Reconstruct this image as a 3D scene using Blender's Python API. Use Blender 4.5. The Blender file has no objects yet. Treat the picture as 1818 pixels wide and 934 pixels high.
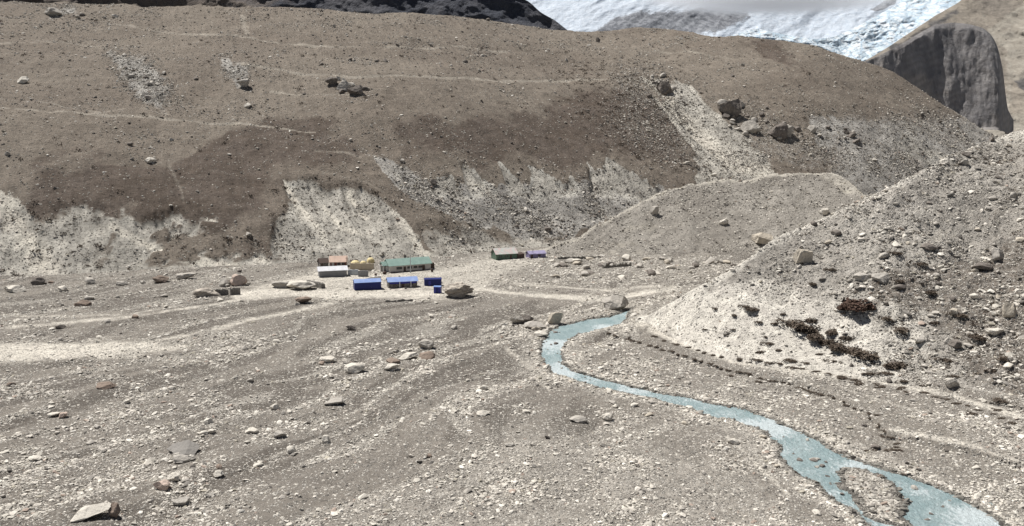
import bpy, bmesh, math, random
import numpy as np
from mathutils import Vector, Matrix, noise as mnoise
from mathutils.bvhtree import BVHTree

random.seed(7)
rng = np.random.default_rng(11)
scene = bpy.context.scene
COL = scene.collection
R = math.radians

# ------------------------------------------------------------------ camera, light, exposure
FPX, CXP, CYP, CAMZ = 1500.0, 909.0, 467.0, 50.0
PITCH = math.atan(217.0 / 1500.0)
cam_d = bpy.data.cameras.new('camera')
cam = bpy.data.objects.new('camera', cam_d)
COL.objects.link(cam)
cam.location = (0, 0, CAMZ)
cam.rotation_euler = (math.pi / 2 - PITCH, 0, 0)
cam_d.sensor_width = 36
cam_d.lens = FPX / 1818.0 * 36
cam_d.clip_start = 0.5
cam_d.clip_end = 20000
scene.camera = cam

SUN_EL = R(63)
SUN_AZ = R(-58)            # measured from +Y towards +X
sdir = Vector((math.sin(SUN_AZ) * math.cos(SUN_EL), math.cos(SUN_AZ) * math.cos(SUN_EL), math.sin(SUN_EL)))
world = bpy.data.worlds.new('World')
scene.world = world
world.use_nodes = True
wn = world.node_tree
wn.nodes.clear()
sky = wn.nodes.new('ShaderNodeTexSky')
sky.sky_type = 'NISHITA'
sky.sun_disc = False
sky.sun_elevation = SUN_EL
sky.sun_rotation = SUN_AZ
sky.altitude = 4500
sky.air_density = 0.7
sky.dust_density = 1.5
bgn = wn.nodes.new('ShaderNodeBackground')
bgn.inputs['Strength'].default_value = 0.085
wo = wn.nodes.new('ShaderNodeOutputWorld')
# thin high cloud whitens part of the blue sky
bw = wn.nodes.new('ShaderNodeRGBToBW'); mxs = wn.nodes.new('ShaderNodeMix'); mxs.data_type = 'RGBA'; mxs.inputs[0].default_value = 0.6
wn.links.new(sky.outputs[0], bw.inputs[0]); wn.links.new(sky.outputs[0], mxs.inputs[6]); wn.links.new(bw.outputs[0], mxs.inputs[7])
wn.links.new(mxs.outputs[2], bgn.inputs[0])
wn.links.new(bgn.outputs[0], wo.inputs[0])
sl = bpy.data.lights.new('sun', 'SUN')
sl.energy = 4.6
sl.angle = R(0.6)
sl.color = (1.0, 0.97, 0.93)
so = bpy.data.objects.new('sun', sl)
COL.objects.link(so)
so.rotation_euler = sdir.to_track_quat('Z', 'Y').to_euler()
so.location = (0, 0, 300)
scene.view_settings.view_transform = 'Standard'
scene.view_settings.look = 'None'
scene.view_settings.gamma = 1
scene.view_settings.use_curve_mapping = False
scene.view_settings.exposure = 0.56
scene.render.engine = 'CYCLES'
scene.cycles.max_bounces = 4
scene.cycles.volume_bounces = 3
scene.cycles.volume_step_rate = 4

# ------------------------------------------------------------------ picture <-> world
SN, CS = math.sin(PITCH), math.cos(PITCH)
def tanE(py):
    v = (np.asarray(py, float) - CYP) / FPX
    return (-SN - v * CS) / (CS - v * SN)
def XatY(px, py, Y):
    v = (np.asarray(py, float) - CYP) / FPX
    return Y * (np.asarray(px, float) - CXP) / FPX / (CS - v * SN)
def G(px, py, z=0.0):
    Y = (z - CAMZ) / tanE(py)
    return float(XatY(px, py, Y)), float(Y)
def project(x, y, z):
    dz = z - CAMZ
    f = y * CS - dz * SN
    up = y * SN + dz * CS
    return CXP + FPX * x / f, CYP - FPX * up / f
def ray(px, py):
    v = (py - CYP) / FPX
    return Vector(((px - CXP) / FPX, CS - v * SN, -SN - v * CS)).normalized()

# ------------------------------------------------------------------ numpy noise
def _h(ix, iy, seed):
    n = (ix.astype(np.int64) * 374761393 + iy.astype(np.int64) * 668265263 + seed * 974634777) & 0xffffffff
    n = ((n ^ (n >> 13)) * 1274126177) & 0xffffffff
    n = (n ^ (n >> 16)) & 0xffffffff
    return n / 4294967295.0
def vnoise(x, y, seed=0):
    x = np.asarray(x, float); y = np.asarray(y, float)
    ix = np.floor(x); iy = np.floor(y)
    fx = x - ix; fy = y - iy
    fx = fx * fx * fx * (fx * (fx * 6 - 15) + 10); fy = fy * fy * fy * (fy * (fy * 6 - 15) + 10)
    a = _h(ix, iy, seed); b = _h(ix + 1, iy, seed); c = _h(ix, iy + 1, seed); d = _h(ix + 1, iy + 1, seed)
    return (a * (1 - fx) + b * fx) * (1 - fy) + (c * (1 - fx) + d * fx) * fy * 1.0
def fbm(x, y, wl, octs=4, seed=0, gain=0.5):
    """about -1..1"""
    s = 0; a = 1.0; t = 0
    x = np.asarray(x, float) / wl; y = np.asarray(y, float) / wl
    for i in range(octs):
        s = s + a * (vnoise(x + 17.3 * i, y - 9.1 * i, seed + i) * 2 - 1)
        t += a; a *= gain
        x, y = (x * 0.8 - y * 0.6) * 2.03, (x * 0.6 + y * 0.8) * 2.03
    return s / t * 1.5
def sstep(a, b, x):
    t = np.clip((x - a) / (b - a), 0, 1)
    return t * t * (3 - 2 * t)
def lerp_pts(pts, x):
    p = np.array(pts, float)
    return np.interp(x, p[:, 0], p[:, 1])
def smooth_pts(pts, x, w=20):
    return (lerp_pts(pts, x - w) + lerp_pts(pts, x - w / 2) + lerp_pts(pts, x) + lerp_pts(pts, x + w / 2) + lerp_pts(pts, x + w)) / 5
def seg_dist(X, Y, pts, closed=False):
    d = np.full(X.shape, 1e9)
    n = len(pts)
    for i in range(n if closed else n - 1):
        ax, ay = pts[i]; bx, by = pts[(i + 1) % n]
        dx, dy = bx - ax, by - ay
        t = np.clip(((X - ax) * dx + (Y - ay) * dy) / (dx * dx + dy * dy + 1e-9), 0, 1)
        d = np.minimum(d, np.hypot(X - ax - t * dx, Y - ay - t * dy))
    return d
def sdf(X, Y, poly):
    """negative inside"""
    d = seg_dist(X, Y, poly, True)
    ins = np.zeros(X.shape, bool)
    n = len(poly)
    for i in range(n):
        ax, ay = poly[i]; bx, by = poly[(i + 1) % n]
        c = ((ay > Y) != (by > Y)) & (X < (bx - ax) * (Y - ay) / (by - ay + 1e-12) + ax)
        ins ^= c
    return np.where(ins, -d, d)
def soft(sd, w):
    return np.clip(0.5 - sd / (2 * w), 0, 1)

# ------------------------------------------------------------------ scene bookkeeping
def tag(o, label=None, cat=None, group=None, kind=None):
    if label: o['label'] = label
    if cat: o['category'] = cat
    if group: o['group'] = group
    if kind: o['kind'] = kind
    return o
def empty(name, loc, rz, label, cat, group=None):
    o = bpy.data.objects.new(name, None)
    o.empty_display_size = 0.5
    COL.objects.link(o)
    o.location = loc; o.rotation_euler = (0, 0, rz)
    return tag(o, label, cat, group)
def link(name, me, m=None, parent=None):
    o = bpy.data.objects.new(name, me)
    COL.objects.link(o)
    if m is not None and not me.materials: me.materials.append(m)
    if parent is not None: o.parent = parent
    return o
def mesh_np(name, V, Fq, attrs=None, smooth=True):
    me = bpy.data.meshes.new(name)
    V = np.ascontiguousarray(V, np.float32).reshape(-1, 3)
    Fq = np.ascontiguousarray(Fq, np.int32)
    nf, k = Fq.shape
    me.vertices.add(len(V)); me.vertices.foreach_set('co', V.ravel())
    me.loops.add(nf * k); me.loops.foreach_set('vertex_index', Fq.ravel())
    me.polygons.add(nf)
    me.polygons.foreach_set('loop_start', np.arange(0, nf * k, k, dtype=np.int32))
    me.polygons.foreach_set('loop_total', np.full(nf, k, np.int32))
    me.polygons.foreach_set('use_smooth', np.full(nf, smooth, bool))
    for an, av in (attrs or {}).items():
        at = me.attributes.new(an, 'FLOAT', 'POINT')
        at.data.foreach_set('value', np.ascontiguousarray(av, np.float32).ravel())
    me.update(calc_edges=True)
    me.validate()
    return me
def grid_faces(nr, nc, flip=False):
    i = np.arange(nr - 1)[:, None] * nc + np.arange(nc - 1)[None, :]
    a = i; b = i + 1; c = i + nc + 1; d = i + nc
    q = np.stack([a, b, c, d] if not flip else [a, d, c, b], -1)
    return q.reshape(-1, 4)

# ------------------------------------------------------------------ node helpers
class NT:
    def __init__(s, name):
        s.m = bpy.data.materials.new(name)
        s.m.use_nodes = True
        s.t = s.m.node_tree
        s.b = s.t.nodes['Principled BSDF']
        s.b.inputs['Specular IOR Level'].default_value = 0.2
        s.b.inputs['Roughness'].default_value = 0.9
    def n(s, ty, **kw):
        nd = s.t.nodes.new(ty)
        for k, v in kw.items(): setattr(nd, k, v)
        return nd
    def put(s, sock, v):
        if hasattr(v, 'is_output') or isinstance(v, bpy.types.NodeSocket): s.t.links.new(v, sock)
        else:
            if hasattr(sock, 'default_value'):
                try: sock.default_value = v
                except Exception: sock.default_value = tuple(v) + (1.0,)
    def math(s, op, a, b=0.0, c=0.0, clamp=False):
        nd = s.n('ShaderNodeMath', operation=op, use_clamp=clamp)
        s.put(nd.inputs[0], a); s.put(nd.inputs[1], b); s.put(nd.inputs[2], c)
        return nd.outputs[0]
    def mix(s, f, a, b, mode='MIX'):
        nd = s.n('ShaderNodeMix', data_type='RGBA', blend_type=mode)
        s.put(nd.inputs[0], f)
        s.put(nd.inputs[6], a if not isinstance(a, tuple) else tuple(a[:3]) + (1,))
        s.put(nd.inputs[7], b if not isinstance(b, tuple) else tuple(b[:3]) + (1,))
        return nd.outputs[2]
    def ramp(s, x, lo, hi):
        nd = s.n('ShaderNodeMapRange', interpolation_type='SMOOTHSTEP')
        s.put(nd.inputs[0], x); s.put(nd.inputs[1], lo); s.put(nd.inputs[2], hi)
        return nd.outputs[0]
    def attr(s, name):
        nd = s.n('ShaderNodeAttribute', attribute_name=name)
        return nd.outputs['Fac']
    def coord(s, scale=(1, 1, 1), rot=(0, 0, 0), which='Object'):
        tc = s.n('ShaderNodeTexCoord')
        mp = s.n('ShaderNodeMapping')
        mp.inputs['Scale'].default_value = scale
        mp.inputs['Rotation'].default_value = rot
        s.t.links.new(tc.outputs[which], mp.inputs[0])
        return mp.outputs[0]
    def noise(s, co, scale, detail=4, rough=0.55, dist=0.0):
        nd = s.n('ShaderNodeTexNoise')
        s.put(nd.inputs['Vector'], co)
        nd.inputs['Scale'].default_value = scale
        nd.inputs['Detail'].default_value = detail
        nd.inputs['Roughness'].default_value = rough
        nd.inputs['Distortion'].default_value = dist
        return nd.outputs[0]
    def vor(s, co, scale, feature='F1', rnd=1.0):
        nd = s.n('ShaderNodeTexVoronoi', feature=feature)
        s.put(nd.inputs['Vector'], co)
        nd.inputs['Scale'].default_value = scale
        nd.inputs['Randomness'].default_value = rnd
        return nd
    def bump(s, h, dist, strength=1.0, prev=None):
        nd = s.n('ShaderNodeBump')
        nd.inputs['Distance'].default_value = dist
        nd.inputs['Strength'].default_value = strength
        s.put(nd.inputs['Height'], h)
        if prev is not None: s.t.links.new(prev, nd.inputs['Normal'])
        return nd.outputs[0]
    def done(s, col, nrm=None, rough=None, spec=None):
        s.put(s.b.inputs['Base Color'], col if not isinstance(col, tuple) else tuple(col[:3]) + (1,))
        if nrm is not None: s.t.links.new(nrm, s.b.inputs['Normal'])
        if rough is not None: s.put(s.b.inputs['Roughness'], rough)
        if spec is not None: s.b.inputs['Specular IOR Level'].default_value = spec
        return s.m

def terrain_mat(name, A, B, layers, patch=0.03, stones=(), bump=(0.5, 0.6), grain=1.3, streak=None, graindepth=0.35, fall=None):
    """A/B base colours broken by noise; layers = (attribute, colour1, colour2, noise scale, amplitude);
    stones = (voronoi scale, radius, share, colours lo, hi, attribute that raises the share, bump height)"""
    s = NT(name)
    co = s.coord()
    if streak:
        cs = s.coord(scale=streak[0], rot=streak[1])
    else:
        cs = co
    n1 = s.noise(co, patch, 6, 0.6)
    col = s.mix(s.ramp(n1, 0.38, 0.62), A, B)
    n2 = s.noise(cs, patch * 7, 5, 0.6)
    for ly in layers:
        an, c1, c2, ns, amp = ly[:5]; lo_, hi_ = ly[5] if len(ly) > 5 else (0.36, 0.60)
        nz = s.noise(cs, ns, 6, 0.65)
        f = s.math('MULTIPLY_ADD', s.math('SUBTRACT', nz, 0.5), amp, s.attr(an))
        f = s.ramp(f, lo_, hi_)
        cc = s.mix(s.ramp(n2, 0.35, 0.65), c1, c2)
        col = s.mix(f, col, cc)
    # grain
    g = s.noise(co, grain, 8, 0.75)
    g2 = s.noise(co, grain * 0.23, 4, 0.7)
    gm = s.math('MULTIPLY_ADD', g, graindepth * 2, 1.0 - graindepth)
    gm = s.math('MULTIPLY', gm, s.math('MULTIPLY_ADD', g2, 0.7, 0.65))
    nrm = s.bump(g, bump[0], bump[1])
    if fall:
        sx = s.n('ShaderNodeSeparateXYZ'); s.put(sx.inputs[0], co)
        cx = s.n('ShaderNodeCombineXYZ')
        s.put(cx.inputs[0], s.math('MULTIPLY_ADD', sx.outputs[2], fall[0], sx.outputs[0])); s.put(cx.inputs[1], s.math('MULTIPLY', sx.outputs[2], 0.16)); cx.inputs[2].default_value = 3.3
        fs = s.noise(cx.outputs[0], fall[1], 7, 0.72)
        gm = s.math('MULTIPLY', gm, s.math('MULTIPLY_ADD', fs, fall[2] * 2, 1.0 - fall[2]))
        nrm = s.bump(fs, fall[3], 0.8, nrm)
    vm = s.n('ShaderNodeVectorMath', operation='SCALE')
    s.put(vm.inputs[0], col); s.put(vm.inputs['Scale'], gm)
    col = vm.outputs[0]
    for (sc, rad, share, lo, hi, an, bh) in stones:
        v = s.vor(co, sc)
        sep = s.n('ShaderNodeSeparateColor'); s.t.links.new(v.outputs['Color'], sep.inputs[0])
        cl = s.noise(co, sc * 0.10, 4, 0.7)
        thr = s.math('MULTIPLY_ADD', s.math('SUBTRACT', cl, 0.5), 2.2 * min(share + 0.2, 0.6), share)
        if an: thr = s.math('ADD', thr, s.math('MULTIPLY', s.attr(an[0]), an[1]))
        pick = s.math('LESS_THAN', sep.outputs[0], thr)
        edge = s.noise(co, sc * 2.5, 2, 0.5)
        dd = s.math('ADD', v.outputs['Distance'], s.math('MULTIPLY', s.math('SUBTRACT', edge, 0.5), 0.25))
        size = s.math('MULTIPLY_ADD', sep.outputs[1], rad * 0.9, rad * 0.4)
        inside = s.math('LESS_THAN', dd, size)
        f = s.math('MULTIPLY', pick, inside)
        sc_col = s.mix(sep.outputs[2], lo, hi)
        col = s.mix(f, col, sc_col)
        h = s.math('MULTIPLY', f, s.math('SUBTRACT', 1.0, s.math('MULTIPLY', v.outputs['Distance'], 1.2)))
        nrm = s.bump(h, bh, 0.9, nrm)
    return s.done(col, nrm, 0.95, 0.12)

# colours (linear albedo)
PALE = (0.46, 0.425, 0.37)
SAND = (0.60, 0.56, 0.485)
GREYG = (0.182, 0.163, 0.141)
DKG = (0.108, 0.095, 0.081)
BRN = (0.178, 0.150, 0.122)
BRN2 = (0.128, 0.104, 0.086)
ST_LO = (0.22, 0.20, 0.178)
ST_HI = (0.60, 0.56, 0.49)

# ------------------------------------------------------------------ river outline (picture -> world)
WLEV = -0.45
bankL = [(1095,556),(1080,562),(1040,568),(1000,576),(975,588),(962,605),(958,625),(962,645),(978,662),(1010,672),(1055,685),(1100,697),
         (1160,708),(1220,725),(1270,742),(1310,750),(1350,768),(1375,790),(1372,808),(1400,835),(1440,860),(1470,885),(1500,905),(1520,925),(1545,955),(1640,1060),(1760,1220)]
bankR = [(1128,545),(1118,561),(1110,576),(1070,584),(1030,593),(1005,608),(998,625),(1002,645),(1015,658),(1060,671),(1110,682),(1170,695),
         (1240,711),(1300,723),(1350,737),(1400,756),(1450,779),(1500,804),(1560,829),(1620,849),(1680,869),(1720,888),(1760,910),(1800,934),(1850,965),(2000,1060),(2200,1220)]
isle = [(1494,842),(1520,834),(1552,842),(1582,858),(1596,880),(1603,910),(1598,926),(1575,922),(1545,905),(1515,888),(1498,865)]
riverW = [G(a, b, WLEV) for a, b in bankL] + [G(a, b, WLEV) for a, b in reversed(bankR)]
isleW = [G(a, b, WLEV) for a, b in isle]

def river_sd(x, y):
    d = np.full(x.shape, 99.0)
    xs = [p[0] for p in riverW]; ys = [p[1] for p in riverW]
    m = (x > min(xs) - 40) & (x < max(xs) + 40) & (y > min(ys) - 40) & (y < max(ys) + 40)
    sd = sdf(x[m], y[m], riverW)
    si = sdf(x[m], y[m], isleW)
    sd = np.maximum(sd, -(si + 0.15 + fbm(x[m], y[m], 3.5, 3, 63) * 0.8))
    sd = sd + fbm(x[m], y[m], 5.0, 4, 61) * 0.75
    d[m] = sd
    return d

# ------------------------------------------------------------------ VALLEY FLOOR
cols = np.concatenate([np.linspace(-1400, -60, 70, endpoint=False), np.arange(-60, 1880, 2.2), np.linspace(1880, 3300, 80)])
rows = np.concatenate([np.arange(396, 934, 1.7), np.linspace(934, 1700, 110), np.linspace(1710, 6000, 40)])
PX, PY = np.meshgrid(cols, rows)
FY = -CAMZ / tanE(PY)
FX = XatY(PX, PY, FY)
shelf = [(1040,640),(1060,600),(1075,593),(1130,608),(1180,624),(1260,649),(1330,667),(1400,684),(1470,703),(1520,728),(1556,752),(1575,775),(1640,790),(1740,812),(1818,835),(2000,880),(3400,1100)]
def above_line(line, px, py, w, sgn=1):
    """1 above (behind) the line in the picture, 0 below; w in pixels"""
    yl = lerp_pts(line, px)
    return sstep(-w, w, yl - py)
bankline = [(1100,520),(1150,566),(1165,578),(1195,594),(1230,610),(1300,631),(1350,643),(1420,653),(1500,668),(1560,680),(1640,690),(1700,703),(1818,742),(2200,850),(3400,1150)]
def floor_z(x, y):
    px, py = project(x, y, 0 * x)
    z = fbm(x, y, 45, 3, 5) * 0.55 + fbm(x, y, 11, 4, 9) * 0.22 + fbm(x, y, 2.6, 3, 15) * 0.09
    # flow ridges of the fan
    u = (x * 0.83 - y * 0.55); v = (x * 0.55 + y * 0.83)
    fl = fbm(u + fbm(x, y, 40, 2, 3) * 9, v * 0.22, 8, 4, 31) * 0.5 * sstep(280, 200, y)
    z = z + fl * sstep(1250, 1000, px)
    # terrace in the inner bend and the cut at the moraine foot
    wob = fbm(x, y, 9, 3, 77) * 3
    on = sstep(1040, 1075, px)
    z = z + 0.9 * above_line(shelf, px, py + wob, 1.1) * on
    on2 = sstep(1120, 1165, px)
    z = z + 1.0 * above_line(bankline, px, py + wob * 0.8, 1.2) * on2
    # channel
    sd = river_sd(x, y)
    sd = sd + 0.1 + 0.4 * sstep(730, 800, py)
    bank = sstep(0.3, -2.2, sd)
    low = sstep(7.0, 0.2, sd)
    z = z * (1 - low * 0.85) - low * 0.30
    z = z - bank * 0.75
    return z, sd, px, py
FZ, RSD, _, _ = floor_z(FX, FY)
PX0, PY0 = PX, PY
PX, PY = project(FX, FY, FZ)
# masks
def line_mask(px, py, pts, w, wn=0.35, X=None, Y=None, wl=10, seed=40):
    d = seg_dist(px, py, pts)
    ww = w
    if X is not None: ww = w * (1 + wn * fbm(X, Y, wl, 3, seed))
    return np.clip(1.0 - d / (2 * ww), 0, 1)
mpath = np.zeros(FX.shape)
for pts, w, st in [([(-300,612),(0,582),(130,572),(250,560),(350,545),(430,532),(520,524),(640,520)], 3.2, .7),
                   ([(-300,650),(0,632),(120,622),(230,612),(330,596),(400,580),(450,566),(530,551),(600,536)], 4.5, .68),
                   ([(0,560),(120,562),(240,556),(330,540)], 3, .6),
                   ([(420,521),(520,519),(620,524),(720,524),(800,520)], 9, 1.0),
                   ([(560,497),(625,492),(690,490),(780,487),(860,470),(900,462)], 7, 1.0),
                   ([(840,512),(900,520),(1000,528),(1080,532),(1150,520),(1200,512)], 5, .9),
                   ([(840,495),(950,506),(1080,516),(1180,505)], 3, .7),
                   ([(1400,648),(1480,662),(1560,676),(1640,692),(1700,706),(1760,724),(1818,742),(1950,780)], 5.5, 1.0),
                   ([(1580,762),(1650,775),(1720,790),(1818,822)], 3.5, .8),
                   ([(1500,690),(1600,722),(1700,745),(1818,780)], 3, .6),
                   ([(1130,545),(1140,575)], 12, .9),
                   ([(1290,775),(1340,820),(1400,880)], 4, .7), ([(900,620),(940,650),(975,690)], 7, .6)]:
    mpath = np.maximum(mpath, st * line_mask(PX, PY, pts, w, 0.5, FX, FY, 12))
patch1 = [(-200,630),(0,608),(150,606),(230,600),(320,608),(335,620),(280,628),(170,636),(60,642),(-200,655)]
mpath = np.maximum(mpath, 0.78 * soft(sdf(PX, PY, patch1) + fbm(FX, FY, 8, 3, 402) * 6, 9))
sandy = [(1150,572),(1200,596),(1300,630),(1350,641),(1420,650),(1500,662),(1500,676),(1400,662),(1300,646),(1200,612),(1150,588)]
mpath = np.maximum(mpath, 0.9 * soft(sdf(PX, PY, sandy), 5))
camp = [(430,508),(540,480),(560,470),(700,488),(860,450),(980,452),(960,470),(880,500),(860,520),(640,530),(440,524)]
mpath = np.maximum(mpath, 0.62 * soft(sdf(PX, PY, camp), 12))
mgrav = np.clip(soft(RSD - 5.0 - 2.5 * fbm(FX, FY, 14, 3, 50), 4.0), 0, 1) * sstep(-1.5, 0.0, RSD)
right = sstep(1000, 1100, PX) * sstep(560, 640, PY)
mgrav = np.maximum(mgrav, 0.36 * right * (1 - 0.4 * sstep(0, .6, fbm(PX0, PY0 * 2.2, 90, 3, 401))))
gravpatch = [(560,934),(700,860),(800,800),(900,740),(1100,760),(1300,800),(1460,934),(1500,1100),(500,1100)]
mgrav = np.maximum(mgrav, 0.60 * soft(sdf(PX, PY, gravpatch), 40))
u = (FX * 0.83 - FY * 0.55); v = (FX * 0.55 + FY * 0.83)
flow = fbm(u + fbm(FX, FY, 40, 2, 3) * 9, v * 0.18, 7, 4, 131)
flow2 = fbm(u + fbm(FX, FY, 40, 2, 3) * 9, v * 0.14, 4.5, 4, 139)
mgrav = np.maximum(mgrav, 0.62 * sstep(0.05, 0.5, flow2) * sstep(1500, 1300, PX))
mdark = np.clip(0.46 + 0.85 * flow, 0, 1) * (1 - 0.75 * right) * (1 - mpath)
farpale = [(600,440),(1000,440),(1350,455),(1300,505),(1000,500),(640,505)]  # pale rubble on the far flat around and right of the camp
mgrav = np.maximum(mgrav, 0.45 * soft(sdf(PX, PY, farpale), 14))
mwet = sstep(1.0, 0.1, RSD)
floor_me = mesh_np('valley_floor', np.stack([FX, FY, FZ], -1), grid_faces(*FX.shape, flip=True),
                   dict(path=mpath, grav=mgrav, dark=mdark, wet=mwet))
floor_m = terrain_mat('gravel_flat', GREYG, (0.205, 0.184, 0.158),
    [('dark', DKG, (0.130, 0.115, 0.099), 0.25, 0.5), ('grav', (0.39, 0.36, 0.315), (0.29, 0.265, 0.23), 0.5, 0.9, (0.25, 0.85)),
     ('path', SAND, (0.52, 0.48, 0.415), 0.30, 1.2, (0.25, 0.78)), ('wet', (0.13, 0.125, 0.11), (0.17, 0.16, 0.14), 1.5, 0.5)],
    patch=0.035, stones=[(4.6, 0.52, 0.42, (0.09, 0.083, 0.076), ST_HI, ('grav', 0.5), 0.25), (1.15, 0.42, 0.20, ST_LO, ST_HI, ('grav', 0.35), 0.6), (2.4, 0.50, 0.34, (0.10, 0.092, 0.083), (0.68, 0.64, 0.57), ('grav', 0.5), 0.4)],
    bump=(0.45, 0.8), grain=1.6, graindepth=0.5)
floor = tag(link('ground', floor_me, floor_m), 'grey gravel valley floor with pale sandy tracks', 'ground', kind='structure')

# water
def resample(poly, n):
    p = np.array(poly, float); d = np.r_[0, np.cumsum(np.hypot(*np.diff(p, axis=0).T))]
    t = np.linspace(0, d[-1], n)
    return np.stack([np.interp(t, d, p[:, 0]), np.interp(t, d, p[:, 1])], -1)
Lw = np.array([G(a, b, WLEV) for a, b in bankL]); Rw = np.array([G(a, b, WLEV) for a, b in bankR])
n = 420
La, Ra = resample(Lw, n), resample(Rw, n)
# pair by walking both banks together
cw = 26
tt = np.linspace(-0.12, 1.12, cw)[None, :, None]
W2 = La[:, None, :] * (1 - tt) + Ra[:, None, :] * tt
wz = WLEV + 0.05 * fbm(W2[..., 0], W2[..., 1], 1.3, 3, 8)
W3 = np.concatenate([W2, wz[..., None]], -1)
steps = fbm(W2[..., 0], W2[..., 1], 9, 3, 19)
me = mesh_np('river_water', W3, grid_faces(n, cw, flip=False), dict(rapid=np.clip(0.35 + 0.6 * steps, 0, 1)))
s = NT('milky_meltwater')
co = s.coord()
cf = s.coord(scale=(1.0, 0.55, 1), rot=(0, 0, R(-35)))
n1 = s.noise(cf, 0.35, 5, 0.6, 0.4)
col = s.mix(s.ramp(n1, 0.35, 0.65), (0.255, 0.345, 0.355), (0.335, 0.42, 0.425))
nf = s.noise(cf, 1.7, 6, 0.70, 0.8)
fo = s.ramp(s.math('MULTIPLY_ADD', s.attr('rapid'), 0.42, nf), 0.58, 0.78)
col = s.mix(s.math('MULTIPLY', fo, 0.7), col, (0.70, 0.76, 0.77))
nb = s.noise(cf, 2.2, 5, 0.7, 0.6)
nrm = s.bump(nb, 0.45, 1.0)
nrm = s.bump(nf, 0.5, 0.9, nrm)
water_m = s.done(col, nrm, 0.32, 0.35)
tag(link('river', me, water_m), 'milky turquoise glacial stream winding through the gravel', 'river', kind='structure')

# ------------------------------------------------------------------ SLOPES (angle-prescribed sheets)
def slope_sheet(colpx, yf, yc, Yf, tans, nt, back=26, backstep=10.0, backslope=0.25, disp=None, zf=0.0, ease=1.0):
    """columns of pixels; surface from foot row yf (depth Yf) up to crest row yc, slope tan given by tans(px, t)"""
    nc = len(colpx)
    ts = np.linspace(0, 1, nt)
    ROW = yf[None, :] + (yc - yf)[None, :] * ts[:, None]
    te = tanE(ROW)
    Yd = np.zeros((nt, nc)); Yd[0] = Yf
    for i in range(1, nt):
        tm = (ts[i] + ts[i - 1]) / 2
        tn = tans(colpx, tm)
        em = (te[i] + te[i - 1]) / 2
        dl = (te[i] - te[i - 1]) / np.maximum(tn - em, 0.04)
        Yd[i] = Yd[i - 1] * np.exp(dl)
    X = XatY(colpx[None, :], ROW, Yd)
    Z = CAMZ + te * Yd
    PXg = np.repeat(colpx[None, :], nt, 0)
    # skirt below the foot and the far side behind the crest
    pre = [(-6.0, -3.0), (-1.5, -0.7)]
    Xs = [X[0] * (1 + a / Yd[0]) for a, b in pre]; Ys = [Yd[0] + a for a, b in pre]; Zs = [Z[0] + b for a, b in pre]
    bx, by, bz, br = [], [], [], []
    cy, cz = Yd[-1].copy(), Z[-1].copy()
    for k in range(back):
        st = backstep * (0.25 + min(k, 12) * 0.12)
        sl = 0.10 - (backslope + 0.10) * min(1, k / 8)
        cz = cz + sl * st * (1 if k > 2 else 0.3); cy = cy + st
        lim = CAMZ + te[-1] * cy - 0.02 * st * (k + 1)
        cz = np.minimum(cz, lim)
        by.append(cy.copy()); bz.append(cz.copy()); bx.append(X[-1] * cy / Yd[-1]); br.append(ROW[-1] - 1 - k)
    X = np.vstack([np.array(Xs), X, np.array(bx)]); Y = np.vstack([np.array(Ys), Yd, np.array(by)]); Z = np.vstack([np.array(Zs), Z, np.array(bz)])
    ROWg = np.vstack([np.repeat(yf[None, :], 2, 0) + 3, ROW, np.array(br)])
    PXg = np.repeat(colpx[None, :], X.shape[0], 0)
    return X, Y, Z, PXg, ROWg

# ---- main hillside
hc = np.concatenate([np.linspace(-1500, -40, 60, endpoint=False), np.arange(-40, 1850, 2.4), np.linspace(1850, 2900, 60)])
foot = [(-1500,520),(0,489),(200,484),(400,474),(560,467),(700,462),(800,454),(900,442),(1000,434),(1300,412),(1500,402),(1818,382),(2900,372)]
crest = [(-1500,20),(-300,4),(0,2),(60,3),(180,8),(260,16),(330,15),(400,12),(470,10),(560,12),(640,18),(720,22),(800,27),(880,35),(940,46),(1000,53),(1060,54),(1120,50),(1180,50),
         (1230,56),(1290,65),(1350,66),(1400,73),(1450,82),(1490,98),(1530,112),(1570,123),(1620,150),(1680,190),(1740,228),(1818,262),(2900,300)]
yf = smooth_pts(foot, hc, 40)
yc = smooth_pts(crest, hc, 12)
Yf = -CAMZ / tanE(yf)
def tans_main(px, t):
    lower = 0.64; mid = 0.50; up = 0.36
    a = sstep(0.22, 0.42, t + 0 * px); b = sstep(0.55, 0.8, t + 0 * px)
    v = lower * (1 - a) + mid * a * (1 - b) + up * b
    v = v + 0.07 * np.sin(px / 140.0 + 5 * t) * (0.3 + t * (1 - t) * 2)
    v = v + 0.12 * sstep(1100, 1500, px)
    # broad benches on the upper slope
    v = v - 0.10 * np.exp(-((t - 0.62 + px * 0.00004) / 0.03) ** 2) * sstep(1000, 600, px) - 0.09 * np.exp(-((t - 0.80) / 0.025) ** 2)
    return v
HX, HY, HZ, HPX, HRW = slope_sheet(hc, yf, yc, Yf, tans_main, 250, back=26, backstep=16)
inner = np.clip((yf[None, :] - HRW) / 25.0, 0, 1)
S = {}
S['s1'] = [(-600,330),(-200,340),(0,348),(35,358),(60,372),(75,392),(100,372),(150,366),(190,372),(235,386),(290,382),(345,378),(395,392),(430,415),(470,452),(510,466),(500,500),(-600,530)]
S['s2'] = [(500,312),(530,316),(580,322),(640,330),(670,345),(705,375),(735,412),(752,440),(775,462),(740,480),(560,480),(490,466),(484,430),(500,390),(512,350)]
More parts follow.
